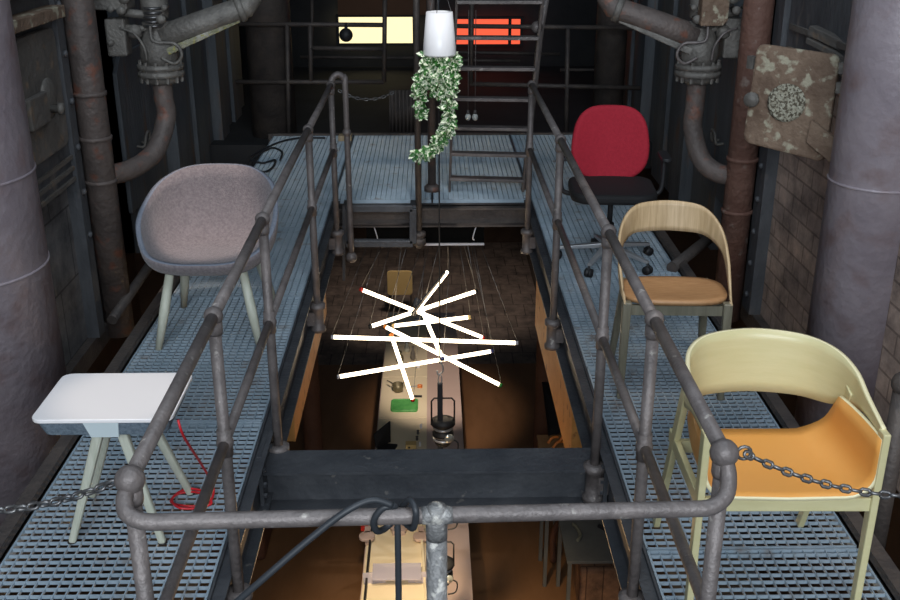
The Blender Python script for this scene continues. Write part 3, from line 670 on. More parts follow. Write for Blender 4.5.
for sx in (-1, 1):
    m = MB(); m.tube(spline([(sx*.2, .02, .42), (sx*.285, .02, .44), (sx*.30, .02, .55), (sx*.295, .02, .65)], 6), .014, 10); a = m.build('armrest', 'blackpl', t)
    m = MB(); m.prism([V((sx*.295+x, y-.01, .65)) for x, y in rrect(.06, .22, .028)], (0, 0, .022)); m.build('arm_pad', 'blackpl', t, bevel=.006)
m = MB(); m.tube([(0, 0, .08), (0, 0, .25)], .028, 16); m.tube([(0, 0, .25), (0, 0, .42)], .016, 16); m.build('gas_column', 'blackpl', t)
m = MB()
for k in range(5):
    a = math.radians(90+72*k+10); d = V((math.cos(a), math.sin(a), 0)); m.bar(V((0, 0, .115)), d*.30+V((0, 0, .075)), .045, .03, w2=.025, h2=.018)
    mc = MB(); c = d*.30+V((0, 0, .028)); pp = d.cross(V((0, 0, 1)))
    mc.lathe(c-pp*.02, [(0, 0), (.026, 0), (.027, .014), (.018, .018), (.027, .022), (.026, .04), (0, .04)], 14, axis=pp); mc.tube([c, c+V((0, 0, .04))], .008, 8)
    mc.build('caster', 'blackpl', t)
m.lathe((0, 0, .085), [(.04, 0), (.04, .05), (.03, .06)], 16); m.build('star_base', 'chrome', t, bevel=.004)

# ---------------------------------------------------------------- oak chair & cream armchair (bentwood hoop backs)
def hoop(t, W, zt, zb, Db, front, arm_y, arm_z, mt, thick=.013, arm_h=.02, n=40):
    """curved back band: plan is a U of half-width W, back at y=Db, arms run forward to arm_y and down to arm_z"""
    pts = []
    for i in range(n+1):
        s = -1+2*i/n; a = s*PI/2
        pts.append((s, a))
    return pts
# oak side chair
t = thing('bentwood_chair', 'oak side chair with curved band backrest and dark legs, behind the cream armchair', 'chair', (1.06, 4.27, 0), math.radians(-3), local=True)
m = MB(); top = []; bot = []
ctrl_t = [(-.225, -.17, .47), (-.238, -.02, .60), (-.222, .10, .705), (-.16, .19, .77), (-.06, .235, .785), (.06, .235, .785), (.16, .19, .77), (.222, .10, .705), (.238, -.02, .60), (.225, -.17, .47)]
ctrl_b = [(-.225, -.205, .45), (-.236, -.09, .50), (-.228, .04, .60), (-.17, .165, .645), (-.06, .215, .65), (.06, .215, .65), (.17, .165, .645), (.228, .04, .60), (.236, -.09, .50), (.225, -.205, .45)]
T = spline(ctrl_t, 6); B = spline(ctrl_b, 6)
P = [[T[i].lerp(B[i], j/6) for i in range(len(T))] for j in range(7)]
m.grid(P); m.build('backrest', 'oak', t, solid=.012)
m = MB(); P = []
for i in range(9):
    f = i/8; row = []
    for a, b in so(.228*f, .155*f, 40, 3.2):
        row.append(V((a, b-.055, .462-.022*(1-f*f)-.012*f**6)))
    row.append(row[0]); P.append(row)
m.grid(P); m.build('seat', 'oakseat', t, solid=.02, off=-1)
for sx in (-1, 1):
    m = MB(); m.bar((sx*.215, -.18, .455), (sx*.222, -.20, 0), .040, .042, up=(0, 1, 0), w2=.028, h2=.03); m.build('leg', 'oakleg', t, bevel=.006)
    m = MB(); m.bar((sx*.18, .13, .44), (sx*.215, .22, 0), .040, .05, up=(0, 1, 0), w2=.028, h2=.03); m.build('leg', 'oakleg', t, bevel=.006)
    m = MB(); m.bar((sx*.2, -.17, .415), (sx*.18, .12, .415), .02, .045); m.build('side_rail', 'oakleg', t)
m = MB(); m.bar((-.2, -.17, .415), (.2, -.17, .415), .02, .045); m.build('front_rail', 'oakleg', t)

# cream armchair
t = thing('bentwood_armchair', 'cream wooden armchair with orange seat and wide curved band back, front right', 'armchair', (1.042, 2.83, 0), math.radians(-1), local=True)
W = .256
ctrl_t = [(-W, -.235, .664), (-W-.002, -.1, .695), (-W-.002, .02, .73), (-.228, .13, .752), (-.15, .215, .762), (0, .252, .766), (.15, .215, .762), (.228, .13, .752), (W+.002, .02, .73), (W+.002, -.1, .695), (W, -.235, .664)]
ctrl_b = [(-W, -.235, .642), (-W-.002, -.1, .64), (-W-.002, .0, .61), (-.225, .115, .565), (-.15, .2, .552), (0, .236, .548), (.15, .2, .552), (.225, .115, .565), (W+.002, .0, .61), (W+.002, -.1, .64), (W, -.235, .642)]
T = spline(ctrl_t, 6); B = spline(ctrl_b, 6)
P = [[T[i].lerp(B[i], j/6) for i in range(len(T))] for j in range(7)]
m = MB(); m.grid(P); m.build('backrest', ['ywood', 'yedge'], t, solid=.013)
# shell seat : U cross-section (x,z) lofted along y
def sec(y):
    f = (y+.26)/.385   # 0 front .. 1 back
    hgt = .655+ .015*f if f < .8 else .665
    w = .248; rr = .075+.02*f; out = []
    zb = .452-.012*math.sin(min(1, max(0, f))*PI)
    ht = .638; w = .244-.026*f*f
    out.append(V((-w, y, ht)))
    out.append(V((-w, y, (ht+zb+rr)/2)))
    for k in range(7):
        a = PI+PI/2*k/6; out.append(V((-w+rr+rr*math.cos(a), y, zb+rr+rr*math.sin(a))))
    out.append(V((0, y, zb-.004)))
    for k in range(7):
        a = -PI/2+PI/2*k/6; out.append(V((w-rr+rr*math.cos(a), y, zb+rr+rr*math.sin(a))))
    out.append(V((w, y, (ht+zb+rr)/2))); out.append(V((w, y, ht)))
    return out
P = [sec(-.26+.385*i/10) for i in range(11)]
# rear edge bows back in the middle
for i, row in enumerate(P):
    for q in row:
        mid = max(0, 1-abs(q.x/.25)**2)
        q.y += (i/10)**2*.03*mid - .0
        q.y -= max(0, q.z-.47)/.175*.12*(i/10)**1.5
m = MB(); m.grid(P); m.build('seat', ['yseat', 'yedge'], t, solid=.012, off=-1)
for sx in (-1, 1):
    m = MB(); m.bar((sx*.256, -.245, .658), (sx*.256, -.245, 0), .022, .044, up=(0, 1, 0), w2=.022, h2=.032); m.build('leg', 'ywood', t, bevel=.004)
    m = MB(); m.bar((sx*.256, .02, .66), (sx*.256, .27, 0), .022, .048, up=(0, 1, 0), w2=.022, h2=.034); m.build('leg', 'ywood', t, bevel=.004)
    m = MB(); m.bar((sx*.256, -.235, .425), (sx*.256, .16, .425), .02, .045); m.build('side_rail', 'ywood', t, bevel=.003)
m = MB(); m.bar((-.255, -.245, .418), (.255, -.245, .418), .02, .045); m.build('front_rail', 'ywood', t, bevel=.003)
m = MB(); m.bar((-.255, .1, .415), (.255, .1, .415), .02, .045); m.build('rear_rail', 'ywood', t, bevel=.003)
# chair at right background brace
t = thing('diagonal_brace', 'diagonal pipe brace between walkway and wall behind the oak chair', 'pipe', (1.5, 5.2, 0))
m = MB(); m.tube([U(672, 268, Y=5.7), U(712, 236, Y=6.3)], .035, 12); m.build('pipe_body', 'kerb', t)
t = thing('diagonal_brace', 'diagonal brace under the left walkway beside the felt tub chair', 'pipe', (-1.6, 5.5, -.3))
m = MB(); m.tube([U(112, 320, Y=5.5), U(160, 250, Y=6.4)], .03, 12); m.build('pipe_body', 'kerb', t)
# vertical pipe right edge
t = thing('wall_pipe', 'dark vertical pipe at the right edge beyond the cream armchair', 'pipe', (1.75, 3.0, -.3))
m = MB(); a = U(898, 420, Y=3.2); m.tube([(a.x, 3.2, -.3), (a.x, 3.2, .5)], .035, 12); m.ball((a.x, 3.2, .5), .045); m.build('pipe_body', 'kerb', t)

# ---------------------------------------------------------------- lower hall
FZ = -4.6; TZ = -3.8
m = MB(); m.box((-6, 2, FZ-.1), (6, 14.2, FZ)); struct(m.build('floor', 'planks'), 'smooth brown floor of the lower hall')
m = MB(); m.box((-6, 14.2, FZ-.1), (6, 22, FZ)); struct(m.build('floor_passage', 'floor'), 'grey-brown tiled floor of the far passage')
for nm, a, b in (('wall_lower_left', (-3.4, 2, FZ), (-3.2, 10.5, -.6)), ('wall_lower_right', (3.2, 2, FZ), (3.4, 10.5, -.6)), ('wall_lower_passage_left', (-3.3, 10.5, FZ), (-2.0, 20, -.6)), ('wall_lower_passage_right', (1.85, 10.5, FZ), (3.3, 20, -.6)), ('wall_lower_back', (-3.4, 20, FZ), (3.4, 20.2, -.6)), ('wall_lower_front', (-3.4, 1.8, FZ), (3.4, 2, -.6))):
    m = MB(); m.box(a, b); struct(m.build(nm, 'lowwall'))
# ochre beams and pillars
for sx, lb, lp in ((-1, 'ochre beam running under the left walkway', 'dark rust-brown round pillar in the lower hall beside the left walkway'), (1, 'ochre beam running under the right walkway', 'dark rust-brown round pillar in the lower hall beside the right walkway')):
    m = MB(); x0, x1 = sorted((sx*.70, sx*.82)); m.box((x0, 4.6, -.50 if sx < 0 else -.68), (x1, 6.3 if sx < 0 else 6.5, -.27)); tag(m.build('ochre_beam', 'orange', bevel=.006), lb, 'beam')
    px_ = -1.5 if sx < 0 else 1.36
    m = MB(); m.lathe((px_, 11.3, FZ), [(.15, 0), (.15, .05), (.115, .07), (.115, FZ*-1-.40)], 24); tag(m.build('pillar', 'pillar'), lp, 'pillar')
    m = MB(); m.box((min(sx*1.25, sx*1.3), 2, -1.3), (max(sx*1.25, sx*1.3), 10.4, -.45)); struct(m.build('shade_panel_walkway_'+('left' if sx < 0 else 'right'), 'undershade'))  # dark panel added to stand for shade under the walkway
# long table
def TX(x, y): return U(x, y, z=TZ)
xl = TX(361, 600).x; xm = TX(427, 400).x; xr = TX(473, 600).x
y0 = 5.2; y1 = TX(420, 312).y
t = thing('display_table', 'long cream display table in the lower hall beneath the chandelier', 'table', (0, 9, FZ))
m = MB(); m.box((xl-.01, y0, TZ-.06), (xr, y1, TZ-.012)); m.build('table_top', 'pink', t)
joints = [y0]+[TX(400, y).y for y in (500, 418, 377, 345)]+[y1]
for a, b in zip(joints[:-1], joints[1:]):
    m = MB(); m.box((xl, a+.008, TZ-.012), (xm, b-.008, TZ)); m.build('display_board', 'cream', t, bevel=.003)
for y in (6, 9, 12, y1-.2):
    for x in (xl+.08, xr-.08):
        m = MB(); m.box((x-.03, y-.03, FZ), (x+.03, y+.03, TZ-.06)); m.build('leg', 'deskgrey', t)
# items on the table
def on(x, y, z=TZ): return U(x, y, z=z)
def quadp(pxs, h, mt, name, lab, cat, z=TZ, bev=.004):
    m = MB(); m.prism([on(x, y, z) for x, y in pxs], (0, 0, h)); return tag(m.build(name, mt, bevel=bev), lab, cat)
t = thing('serving_tray', 'green serving tray with raised rim on the cream table', 'tray', on(404, 407))
c = on(404.5, 406.5); m = MB(); m.prism([V((c.x+a, c.y+b, TZ)) for a, b in rrect(.33, .30, .04)], (0, 0, .02)); m.build('tray_base', 'green', t, bevel=.004)
m = MB(); m.tube([V((c.x+a, c.y+b, TZ+.024)) for a, b in rrect(.32, .29, .04)], .008, 6, closed=True); m.build('tray_rim', 'green', t)
t = thing('saucepan', 'olive metal saucepan with long handle on the display table', 'pan', on(398, 388)); c = on(398, 391)
m = MB(); m.lathe(c, [(.05, 0), (.065, .01), (.072, .10), (.068, .10), (.06, .015), (0, .012)], 24); m.build('bowl', 'olive', t)
m = MB(); m.tube([c+V((-.06, .03, .09)), c+V((-.14, .1, .1))], .008, 8); m.build('handle', 'blackpl', t)
m = MB(); m.tube([c+V((.05, .03, .09)), c+V((.11, .07, .1))], .008, 8); m.build('handle', 'blackpl', t)
t = thing('scissors', 'scissors with orange handles beside the saucepan', 'scissors', on(416, 387)); c = on(414, 387)
m = MB(); m.bar(c+V((-.04, 0, .008)), c+V((.04, .01, .008)), .02, .004); m.build('blade', 'chrome', t)
for dy in (.03, -.02):
    m = MB(); m.tube([c+V((.075+.03*math.cos(k*PI/5), dy+.018*math.sin(k*PI/5), .01)) for k in range(10)], .006, 6, closed=True); m.build('handle', 'orangepl', t)
c = on(418, 397); m = MB(); m.box(c+V((-.05, -.015, 0)), c+V((.05, .015, .02))); tag(m.build('black_knife', 'blackpl', bevel=.004), 'small black knife handle above the green tray', 'knife')
# glassware / vases near the middle of the table
for i, (x, y, h, r, mt, lab) in enumerate([(400, 362, .16, .05, 'olive', 'round dark teapot-shaped vase under the lamp tubes'), (413, 360, .2, .035, 'valve', 'slim grey bottle under the lamp tubes'), (407, 352, .14, .04, 'glass', 'small shiny metal jug under the lamp tubes'), (418, 368, .1, .03, 'whitepl', 'small white cup near the table middle')]):
    c = on(x, y); m = MB(); m.lathe(c, [(r*.6, 0), (r, h*.15), (r, h*.5), (r*.45, h*.75), (r*.5, h), (r*.3, h), (0, h*.95)], 20); tag(m.build(('vase', 'bottle', 'jug', 'cup')[i], mt), lab, ('vase', 'bottle', 'jug', 'cup')[i])
# black open laptop / case
t = thing('black_case', 'black open folding case standing on the cream table edge', 'case', on(386, 446)); c = on(386, 449)
m = MB(); m.prism([c+V((-.11, -.06, 0)), c+V((.09, -.08, 0)), c+V((.13, .06, 0)), c+V((-.06, .09, 0))], (0, 0, .03)); m.build('case_base', 'blackpl', t, bevel=.004)
m = MB(); m.prism([c+V((-.12, -.02, .03)), c+V((.04, .12, .03)), c+V((.04, .17, .27)), c+V((-.14, .03, .18))], (.012, -.014, 0)); m.build('case_lid', 'blackpl', t, bevel=.003)
# white box with black spots
t = thing('cream_block', 'pale wooden block toy with black dots beside the black case', 'block', on(411, 449)); c = on(411, 450)
m = MB(); m.box(c+V((-.06, -.05, 0)), c+V((.06, .05, .09))); m.build('block_body', 'yellowpanel', t, bevel=.006)
for dx, dz in ((-.02, .06), (.03, .03)):
    m = MB(); m.lathe(c+V((dx, -.05, dz)), [(.012, 0), (.012, .004), (0, .004)], 10, axis=(0, -1, 0)); m.build('black_dot', 'blackpl', t)
for k, (x, y) in enumerate(((417, 440), (420, 446), (418, 434), (421, 428))):
    c = on(x, y); m = MB(); m.lathe(c, [(.016, 0), (.016, .02), (.008, .03), (.018, .045), (0, .06)], 10); tag(m.build('small_figurine', ('chain', 'whitepl')[k % 2]), ('small dark figurine nearest the pale block', 'small white figurine at the right of the block', 'small dark figurine in the middle of the row', 'small white figurine farthest along the row')[k], 'figurine', 'small figurines on the cream table')
# low cream box
t = thing('cream_box', 'shallow cream display box with sloping sides on the table nearest the viewer', 'box', on(395, 560))
q = [(372, 530), (421, 530), (428, 640), (362, 640)]
m = MB(); m.prism([on(x, y) for x, y in q], (0, 0, .03)); m.build('box_base', 'cream', t, bevel=.005)
for a, b in ((0, 3), (1, 2)):
    m = MB(); pa = on(*q[a])+V((0, 0, .05)); pb = on(*q[b])+V((0, 0, .05)); m.bar(pa, pb, .02, .09); m.build('box_side', 'cream' if a else 'blackpl', t)
t = thing('acrylic_riser', 'frosted lilac acrylic riser on the shallow cream box', 'riser', on(397, 582, TZ+.03)); c = on(397, 583, TZ+.03)
m = MB(); m.box(c+V((-.22, -.12, .12)), c+V((.22, .12, .13))); m.build('riser_top', 'lilac', t)
for s in (-1, 1):
    m = MB(); m.bar(c+V((s*.2, 0, .0)), c+V((s*.21, 0, .12)), .2, .01); m.build('riser_side', 'lilac', t)
for x, lab in ((367, 'mauve round hook with notch on the left of the cream table'), (421, 'mauve round hook with notch beside the front rail post')):
    c = on(x, 538, TZ+.07); m = MB(); pts = []
    for k in range(18):
        a = -.9+k*(2*PI-1.3)/17; pts.append(c+V((.078*math.cos(a), .078*math.sin(a), 0)))
    pts += [c+V((.0, -.03, 0)), c+V((.025, -.0, 0)), c+V((.0, .02, 0))][:0]
    m.prism(pts, (0, 0, .03)); m.box(c+V((-.03, .05, 0)), c+V((.03, .16, .03))); m.box(c+V((-.02, -.02, -.07)), c+V((.02, .02, 0)))
    tag(m.build('round_hook', 'pink', bevel=.005), lab, 'hook')
c = on(360, 530); m = MB(); m.box(c+V((.01, -.03, 0)), c+V((.08, .03, .05))); tag(m.build('red_block', 'redpl', bevel=.006), 'small red block at the left edge of the cream table', 'block')
t = thing('lilac_stand', 'small lilac bracket standing on the cream box behind the hanging cable', 'bracket', on(399, 530, TZ+.03)); c = on(399, 530, TZ+.03)
m = MB(); m.prism([c+V((-.10, .05, .0)), c+V((.10, .05, 0)), c+V((.06, -.10, 0)), c+V((-.06, -.10, 0))], (0, 0, .05)); m.build('bracket_body', 'pink', t, bevel=.006)
# yellow chair at far end
t = thing('yellow_chair', 'chair with square yellow plywood backrest at the far end of the table', 'chair', (U(399, 300, Y=16.2).x, 16.2, FZ))
a = U(387, 271, Y=16.2); b = U(412.5, 295, Y=16.2)
m = MB(); m.prism([V(((a.x+b.x)/2+p_, 16.2, (a.z+b.z)/2+q_)) for p_, q_ in rrect(b.x-a.x, a.z-b.z, .05)], (0, .02, 0)); m.build('backrest', 'yellowpanel', t, bevel=.005)
m = MB(); m.box((a.x+.02, 16.22, FZ+.43), (b.x-.02, 16.6, FZ+.45)); m.build('seat', 'yellowpanel', t, bevel=.005)
for x in (a.x+.03, b.x-.03):
    for y in (16.23, 16.56):
        m = MB(); m.tube([(x, y, FZ), (x, y, FZ+(.5 if y < 16.3 else .43))], .012, 8); m.build('leg', 'chain', t)
t = thing('desk_lamp', 'white desk lamp at the far end of the table', 'lamp', TX(418, 318)); c = TX(418, 320)
m = MB(); m.lathe(c, [(.06, 0), (.06, .015), (.01, .02), (.008, .3)], 14); m.build('lamp_base', 'whitepl', t)
m = MB(); m.lathe(c+V((.0, -.02, .26)), [(.02, .1), (.09, 0), (.085, 0), (.015, .09)], 18, axis=(-.3, 0, 1)); m.build('lamp_shade', 'whitepl', t)

# ---------------------------------------------------------------- chandelier
t = thing('stick_chandelier', 'chandelier of crossed glowing light tubes hung on fine wires in the opening', 'chandelier', (0, 7.3, -.4))
bars = [((331, 337, 7.05), (518, 343, 7.05), 'whitepl', 'whitepl'), ((337, 377, 6.95), (493, 351, 7.25), 'whitepl', 'capb'), ((360, 289, 7.3), (484, 338, 7.6), 'redpl', 'redpl'),
 ((369, 327, 7.15), (477, 291, 7.65), 'blackpl', 'blackpl'), ((392, 326, 7.45), (471, 317, 7.35), 'yellowpanel', 'yellowpanel'), ((384, 326, 7.5), (502, 386, 7.1), 'orangepl', 'capg'),
 ((391, 334, 7.2), (413, 401, 7.2), 'orangepl', 'redpl'), ((414, 314, 7.1), (448, 271, 7.75), 'chain', 'chain'), ((422, 310, 7.4), (443, 360, 7.0), 'chain', 'capb')]
tops = [[369, 479], [381, 473], [385, 467], [391, 463], [402, 459], [408, 470], [423, 426], [430, 448], [440, 451]]
ca_, cb2_, cc2_ = U(366, 222, Y=7.3), U(484, 244, Y=7.3), U(415, 243, Y=7.3)
can = MB(); can.box((ca_.x, 7.3, -.36), (cb2_.x, 7.5, -.165)); can.build('canopy', 'blackplate', t)
can = MB(); can.box((cc2_.x, 7.285, -.362), (cb2_.x, 7.30, -.346)); can.build('white_edge_strip', 'whitepl', t)
for hx, hd in ((373, 1), (477, -1)):
    q = U(hx, 224, Y=7.27); can = MB(); can.tube(spline([q, q+V((hd*.02, -.01, -.06)), q+V((hd*.005*0+hd*.03, -.01, -.11)), q+V((hd*.018, -.01, -.12))], 4), .005, 6); can.build('white_cord', 'whitepl', t)
cz = -.36
for (a, b, ca, cb_), tp in zip(bars, tops):
    A = U(a[0], a[1], Y=a[2]); B = U(b[0], b[1], Y=b[2]); d = (B-A).normalized()
    m = MB(); m.tube([A+d*.02, B-d*.02], .0148, 12); tb = m.build('light_tube', 'tube', t)
    for q, s, cc_ in ((A, 1, ca), (B, -1, cb_)):
        m = MB(); m.tube([q, q+d*s*.022], .0165, 12); m.build('end_cap', cc_, tb)
    for q, tx in ((A, tp[0]), (B, tp[1])):
        T_ = U(tx, 247, Y=7.38); m = MB(); m.tube([q+d*0, V((T_.x, 7.38, cz))], .0022, 5); m.build('suspension_wire', 'chain', t)
# dark metal back on the dual tube
A = U(412, 313, Y=7.08); B = U(445, 271, Y=7.72); m = MB(); m.bar(A+V((0, -.03, .0)), B+V((0, -.03, 0)), .012, .03); m.build('tube_housing', 'chain', t)

# ---------------------------------------------------------------- hanging lamp rig
Yr = 6.8
t = thing('hanging_lamp_pole', 'black hanging pole carrying chrome work lamps, lowered on a cable through the opening', 'lamp', (U(441, 400, Y=Yr).x, Yr, -3))
x = U(440, 383, Y=Yr).x; z0 = U(440, 383, Y=Yr).z
m = MB(); m.bar((x, Yr, z0), (x, Yr, -3.5), .04, .04, up=(0, 1, 0)); m.build('pole', 'bluepole', t, bevel=.006)
m = MB(); m.tube([(x, Yr, z0+.16), (x, Yr, 3.5)], .006, 6); m.build('cable', 'blackcable', t)
m = MB(); m.tube(spline([(x, Yr, z0+.17), (x+.02, Yr, z0+.14), (x+.02, Yr, z0+.09), (x-.015, Yr, z0+.07), (x-.02, Yr, z0+.1)], 4), .006, 6); m.tube([V((x, Yr+.0, z0+.03))+V((.014*math.cos(k*PI/5), 0, .04*math.sin(k*PI/5))) for k in range(10)], .005, 6, closed=True); m.build('shackle', 'chrome', t)
for py in (425, 500, 566):
    c = U(443, py, Y=Yr+.02); c.x += .0
    f = MB(); hw = .085; 
    f.tube([c+V((-hw, 0, .0)), c+V((-hw, 0, .20)), c+V((-hw+.02, 0, .225)), c+V((hw-.02, 0, .225)), c+V((hw, 0, .20)), c+V((hw, 0, 0))], .007, 8); f.build('yoke', 'blackpl', t)
    f = MB(); f.lathe(c+V((0, .0, -.16)), [(.0, 0), (.055, 0), (.07, .03), (.07, .07), (.08, .08), (.08, .10), (.065, .11), (.065, .16), (.09, .17), (.09, .20), (.05, .22), (0, .22)], 22); hb = f.build('lamp_housing', 'blackpl', t)
    f = MB()
    for zz, rr in ((-.12, .074), (-.09, .073), (-.03, .069)): f.lathe(c+V((0, 0, zz)), [(rr, 0), (rr+.006, .006), (rr+.006, .014), (rr, .02)], 22)
    f.build('chrome_band', 'chrome', hb)
    f = MB(); f.lathe(c+V((.045, -.065, -.08)), [(.0, .012), (.035, .008), (.04, 0)], 16, axis=(.3, -1, 0)); f.build('lens', 'glass', hb)
    f = MB(); f.tube(spline([c+V((.05, -.03, -.1)), c+V((.11, -.04, -.13)), c+V((.10, -.04, -.22)), c+V((.04, -.03, -.25))], 4), .006, 6); f.build('lamp_lead', 'blackpl', t)

# ---------------------------------------------------------------- lower right furniture
def table(name, label, cx, cy, w, d, zt, mt, th=.03):
    t = thing(name, label, 'table', (cx, cy, FZ))
    m = MB(); m.box((cx-w/2, cy-d/2, zt-th), (cx+w/2, cy+d/2, zt)); m.build('table_top', mt, t, bevel=.004)
    for sx in (-1, 1):
        for sy in (-1, 1):
            m = MB(); m.box((cx+sx*(w/2-.03)-.018, cy+sy*(d/2-.03)-.018, FZ), (cx+sx*(w/2-.03)+.018, cy+sy*(d/2-.03)+.018, zt-th)); m.build('leg', mt, t)
    return t
c = U(592, 555, z=TZ); table('desk', 'dark slate side desk under the right walkway edge', c.x+.1, c.y+.3, .7, .8, TZ, 'deskgrey')
c2 = U(560, 452, z=TZ); table('side_table', 'brown narrow table with orange-handled machine beyond the cross beam', c2.x+.15, c2.y+.15, .75, .5, TZ, 'oakseat')
c3 = U(553, 505, z=TZ+.1); table('high_stool_table', 'narrow dark stand with thin legs left of the slate desk', c3.x+.0, c3.y+.1, .2, .5, TZ+.1, 'deskgrey')
# machine with disc
t = thing('meat_slicer', 'machine with upright pale disc and orange handles on the brown table', 'machine', U(562, 448, z=TZ)); c = U(570, 447, z=TZ)
m = MB(); m.lathe(c+V((0, .0, .17)), [(0, 0), (.15, 0), (.16, .015), (.15, .03), (0, .035)], 28, axis=(-1, -.35, 0)); m.build('disc', 'yellowpanel', t)
m = MB(); m.box(c+V((.02, -.08, 0)), c+V((.16, .1, .05))); m.tube([c+V((.05, 0, .04)), c+V((.03, 0, .17)), c+V((-.1, -.02, .17))], .02, 10); m.build('stand', 'olive', t)
for k, (dx, dz) in enumerate(((-.20, .02), (-.13, .10), (-.26, .08))):
    m = MB(); m.tube(spline([c+V((dx, -.05, dz)), c+V((dx+.05, -.03, dz+.06)), c+V((dx+.12, 0, dz+.05))], 5), .016, 8); m.build('handle', 'orangepl', t)
t = thing('leaning_board', 'dark framed board leaning upright behind the disc machine', 'board', U(553, 440, z=TZ)); 
m = MB(); q = [U(542, 383, Y=10.6), U(556, 383, Y=10.9), U(566, 428, Y=10.7), U(549, 440, Y=10.5)]; m.prism(q, (0, .03, 0)); m.build('board_panel', 'blackpl', t)
for k, (x, y, mt, lab, nm) in enumerate(((577, 503, 'redpl', 'bright red lamp head on the slate desk', 'red_lamp'), (594, 508, 'redpl', 'low red toy car shape on the slate desk', 'red_block'), (578, 535, 'oakleg', 'curved dark wooden strip lying on the slate desk', 'wooden_strip'), (604, 530, 'blackpl', 'small black tool on the slate desk', 'tool'))):
    c = U(x, y, z=TZ); m = MB()
    if k == 0: m.lathe(c, [(.04, 0), (.04, .02), (.015, .04), (.05, .1), (0, .13)], 14)
    elif k == 1: m.prism([c+V((a, b, 0)) for a, b in rrect(.16, .05, .02)], (0, 0, .04))
    elif k == 2: m.tube(spline([c+V((-.02, -.12, .02)), c+V((.02, -.03, .02)), c+V((0, .1, .02)), c+V((-.03, .16, .02))], 5), .018, 8)
    else: m.bar(c+V((-.05, .05, .02)), c+V((.05, -.06, .02)), .03, .03)
    tag(m.build(nm, mt, bevel=.003 if k in (1, 3) else 0), lab, nm.replace('_', ' '))
c = U(590, 592, z=FZ); m = MB(); m.box((c.x-.16, c.y-.3, FZ), (c.x+.3, c.y+.2, FZ+.5)); tag(m.build('rubble_plinth', 'rubble', bevel=.02), 'rough brick plinth under the slate desk', 'plinth')
t = thing('bent_hose', 'brown bent hose standing beside the dark stand legs', 'hose', U(557, 560, z=FZ)); c = U(558, 565, z=FZ)
m = MB(); m.tube(spline([c+V((-.05, 0, .05)), c+V((-.06, .05, .35)), c+V((.05, .1, .6)), c+V((.12, .1, .7)), c+V((.14, .1, .45))], 6), .035, 10); m.build('hose_body', 'pillar', t)
c = U(262, 540, z=FZ)
m = MB(); m.box((c.x-.5, c.y-.4, FZ), (c.x+.1, c.y+.6, FZ+.9)); tag(m.build('rock_pedestal', 'pillar', bevel=.05), 'rough brown rock pedestal below the left walkway', 'rock')
# small white lamp down left
t = thing('small_lamp', 'small white lamp glowing below the left walkway', 'lamp', U(304, 392, Y=7.6)); c = U(304, 392, Y=7.6)
m = MB(); m.lathe(c, [(.03, 0), (.012, .06), (0, .06)], 12); m.build('lamp_shade', 'whitepl', t); m = MB(); m.tube([c+V((0, 0, .06)), c+V((0, 0, 1.5))], .004, 6); m.build('cord', 'blackcable', t)

# ---------------------------------------------------------------- lights
def area(name, loc, target, size, power, color, sy=None):
    l = bpy.data.lights.new(name, 'AREA'); l.energy = power; l.color = color; l.size = size
    if sy: l.shape = 'RECTANGLE'; l.size_y = sy
    o = bpy.data.objects.new(name, l); col.objects.link(o); o.location = loc
    o.rotation_euler = (V(target)-V(loc)).to_track_quat('-Z', 'Y').to_euler(); return o
def spot(name, loc, target, power, color, ang, blend=.5, r=.03):
    l = bpy.data.lights.new(name, 'SPOT'); l.energy = power; l.color = color; l.spot_size = math.radians(ang); l.spot_blend = blend; l.shadow_soft_size = r
    o = bpy.data.objects.new(name, l); col.objects.link(o); o.location = loc
    o.rotation_euler = (V(target)-V(loc)).to_track_quat('-Z', 'Y').to_euler(); return o
area('daylight_front', (0, -3.2, 3.4), (0, 5, .2), 5, 420, (.84, .92, 1), 2.2)
area('skylight', (0, 2.2, 6.0), (0, 2.6, 0), 2.5, 105, (.75, .88, 1), 4)
warm = (1, .78, .55)
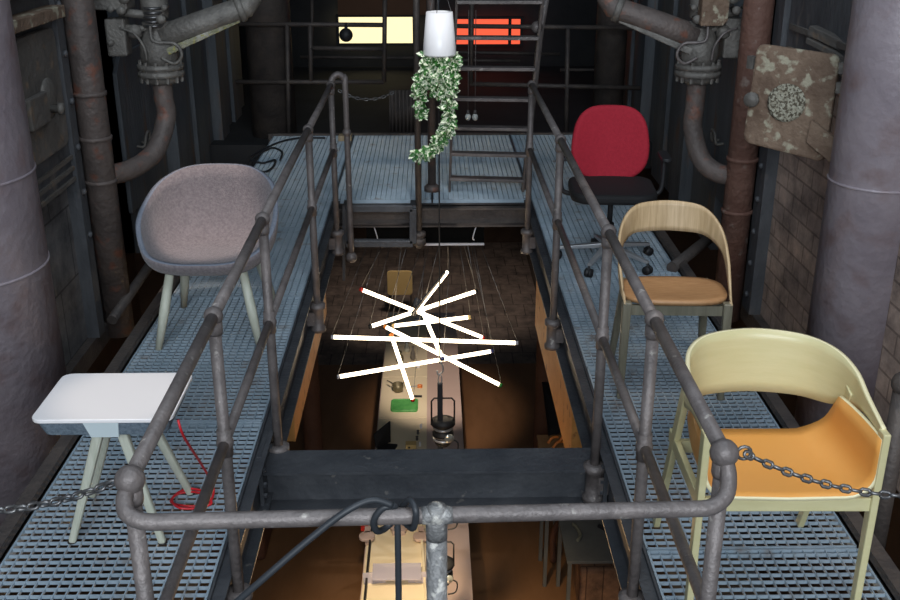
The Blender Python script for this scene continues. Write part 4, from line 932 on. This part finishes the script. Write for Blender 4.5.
spot('spot_felt_chair', (-.9, 4.3, 4.2), (-1.17, 5.12, .58), 420, (1, .80, .68), 10)
spot('spot_stool', (-.9, 2.4, 4.2), (-1.04, 3.12, .5), 170, (1, .85, .72), 9, .8)
spot('spot_cream_chair', (1.0, 1.8, 4.3), (1.05, 2.8, .45), 80, (1, .86, .68), 18)
spot('spot_oak_chair', (1.0, 3.4, 4.3), (1.05, 4.35, .3), 150, (1, .80, .58), 15)
spot('spot_red_chair', (.8, 5.0, 4.3), (1.1, 6.0, .7), 20, (1, .85, .8), 12)
spot('spot_plant', (.2, 4.8, 4.3), (0.02, 6.56, .9), 330, (1, .97, .95), 14)
spot('spot_platform_blue', (.2, 6.5, 4.3), (-.1, 8.2, 0), 25, (.55, .85, 1), 28, 1)
def pt(name, loc, e, c, r=.1):
    l = bpy.data.lights.new(name, 'POINT'); l.energy = e; l.color = c; l.shadow_soft_size = r
    o = bpy.data.objects.new(name, l); col.objects.link(o); o.location = loc
spot('hall_fill_near', (-.4, 5.2, -.5), (0, 7.3, -4.6), 820, (1, .75, .45), 50, .9, .15)  # unseen warm fill added to brighten the near hall floor
spot('table_fill', (0, 9.0, -.5), (.05, 11.8, -3.8), 600, (1, .82, .66), 28, .8, .1)  # unseen fill added under the platform to brighten the table
pt('hall_fill_left', (-.3, 4.9, -1.3), 6, (1, .62, .30)); pt('hall_fill_right', (.3, 4.9, -1.3), 6, (1, .62, .30))  # two unseen warm fills added between the walkways
spot('passage_fill', (0, 15.2, -1.0), (0, 16.8, -4.6), 200, (1, .86, .74), 75, .7, .2)  # unseen weak fill added to lift the passage tiles
w = bpy.data.worlds.new('world'); bpy.context.scene.world = w; w.use_nodes = True
w.node_tree.nodes['Background'].inputs[0].default_value = (.55, .68, .85, 1); w.node_tree.nodes['Background'].inputs[1].default_value = .10
s = bpy.context.scene; s.view_settings.view_transform = 'Standard'; s.view_settings.look = 'None'; s.view_settings.exposure = 0; s.view_settings.gamma = 1
for o in bpy.data.objects:
    if '_loc' in o: del o['_loc']
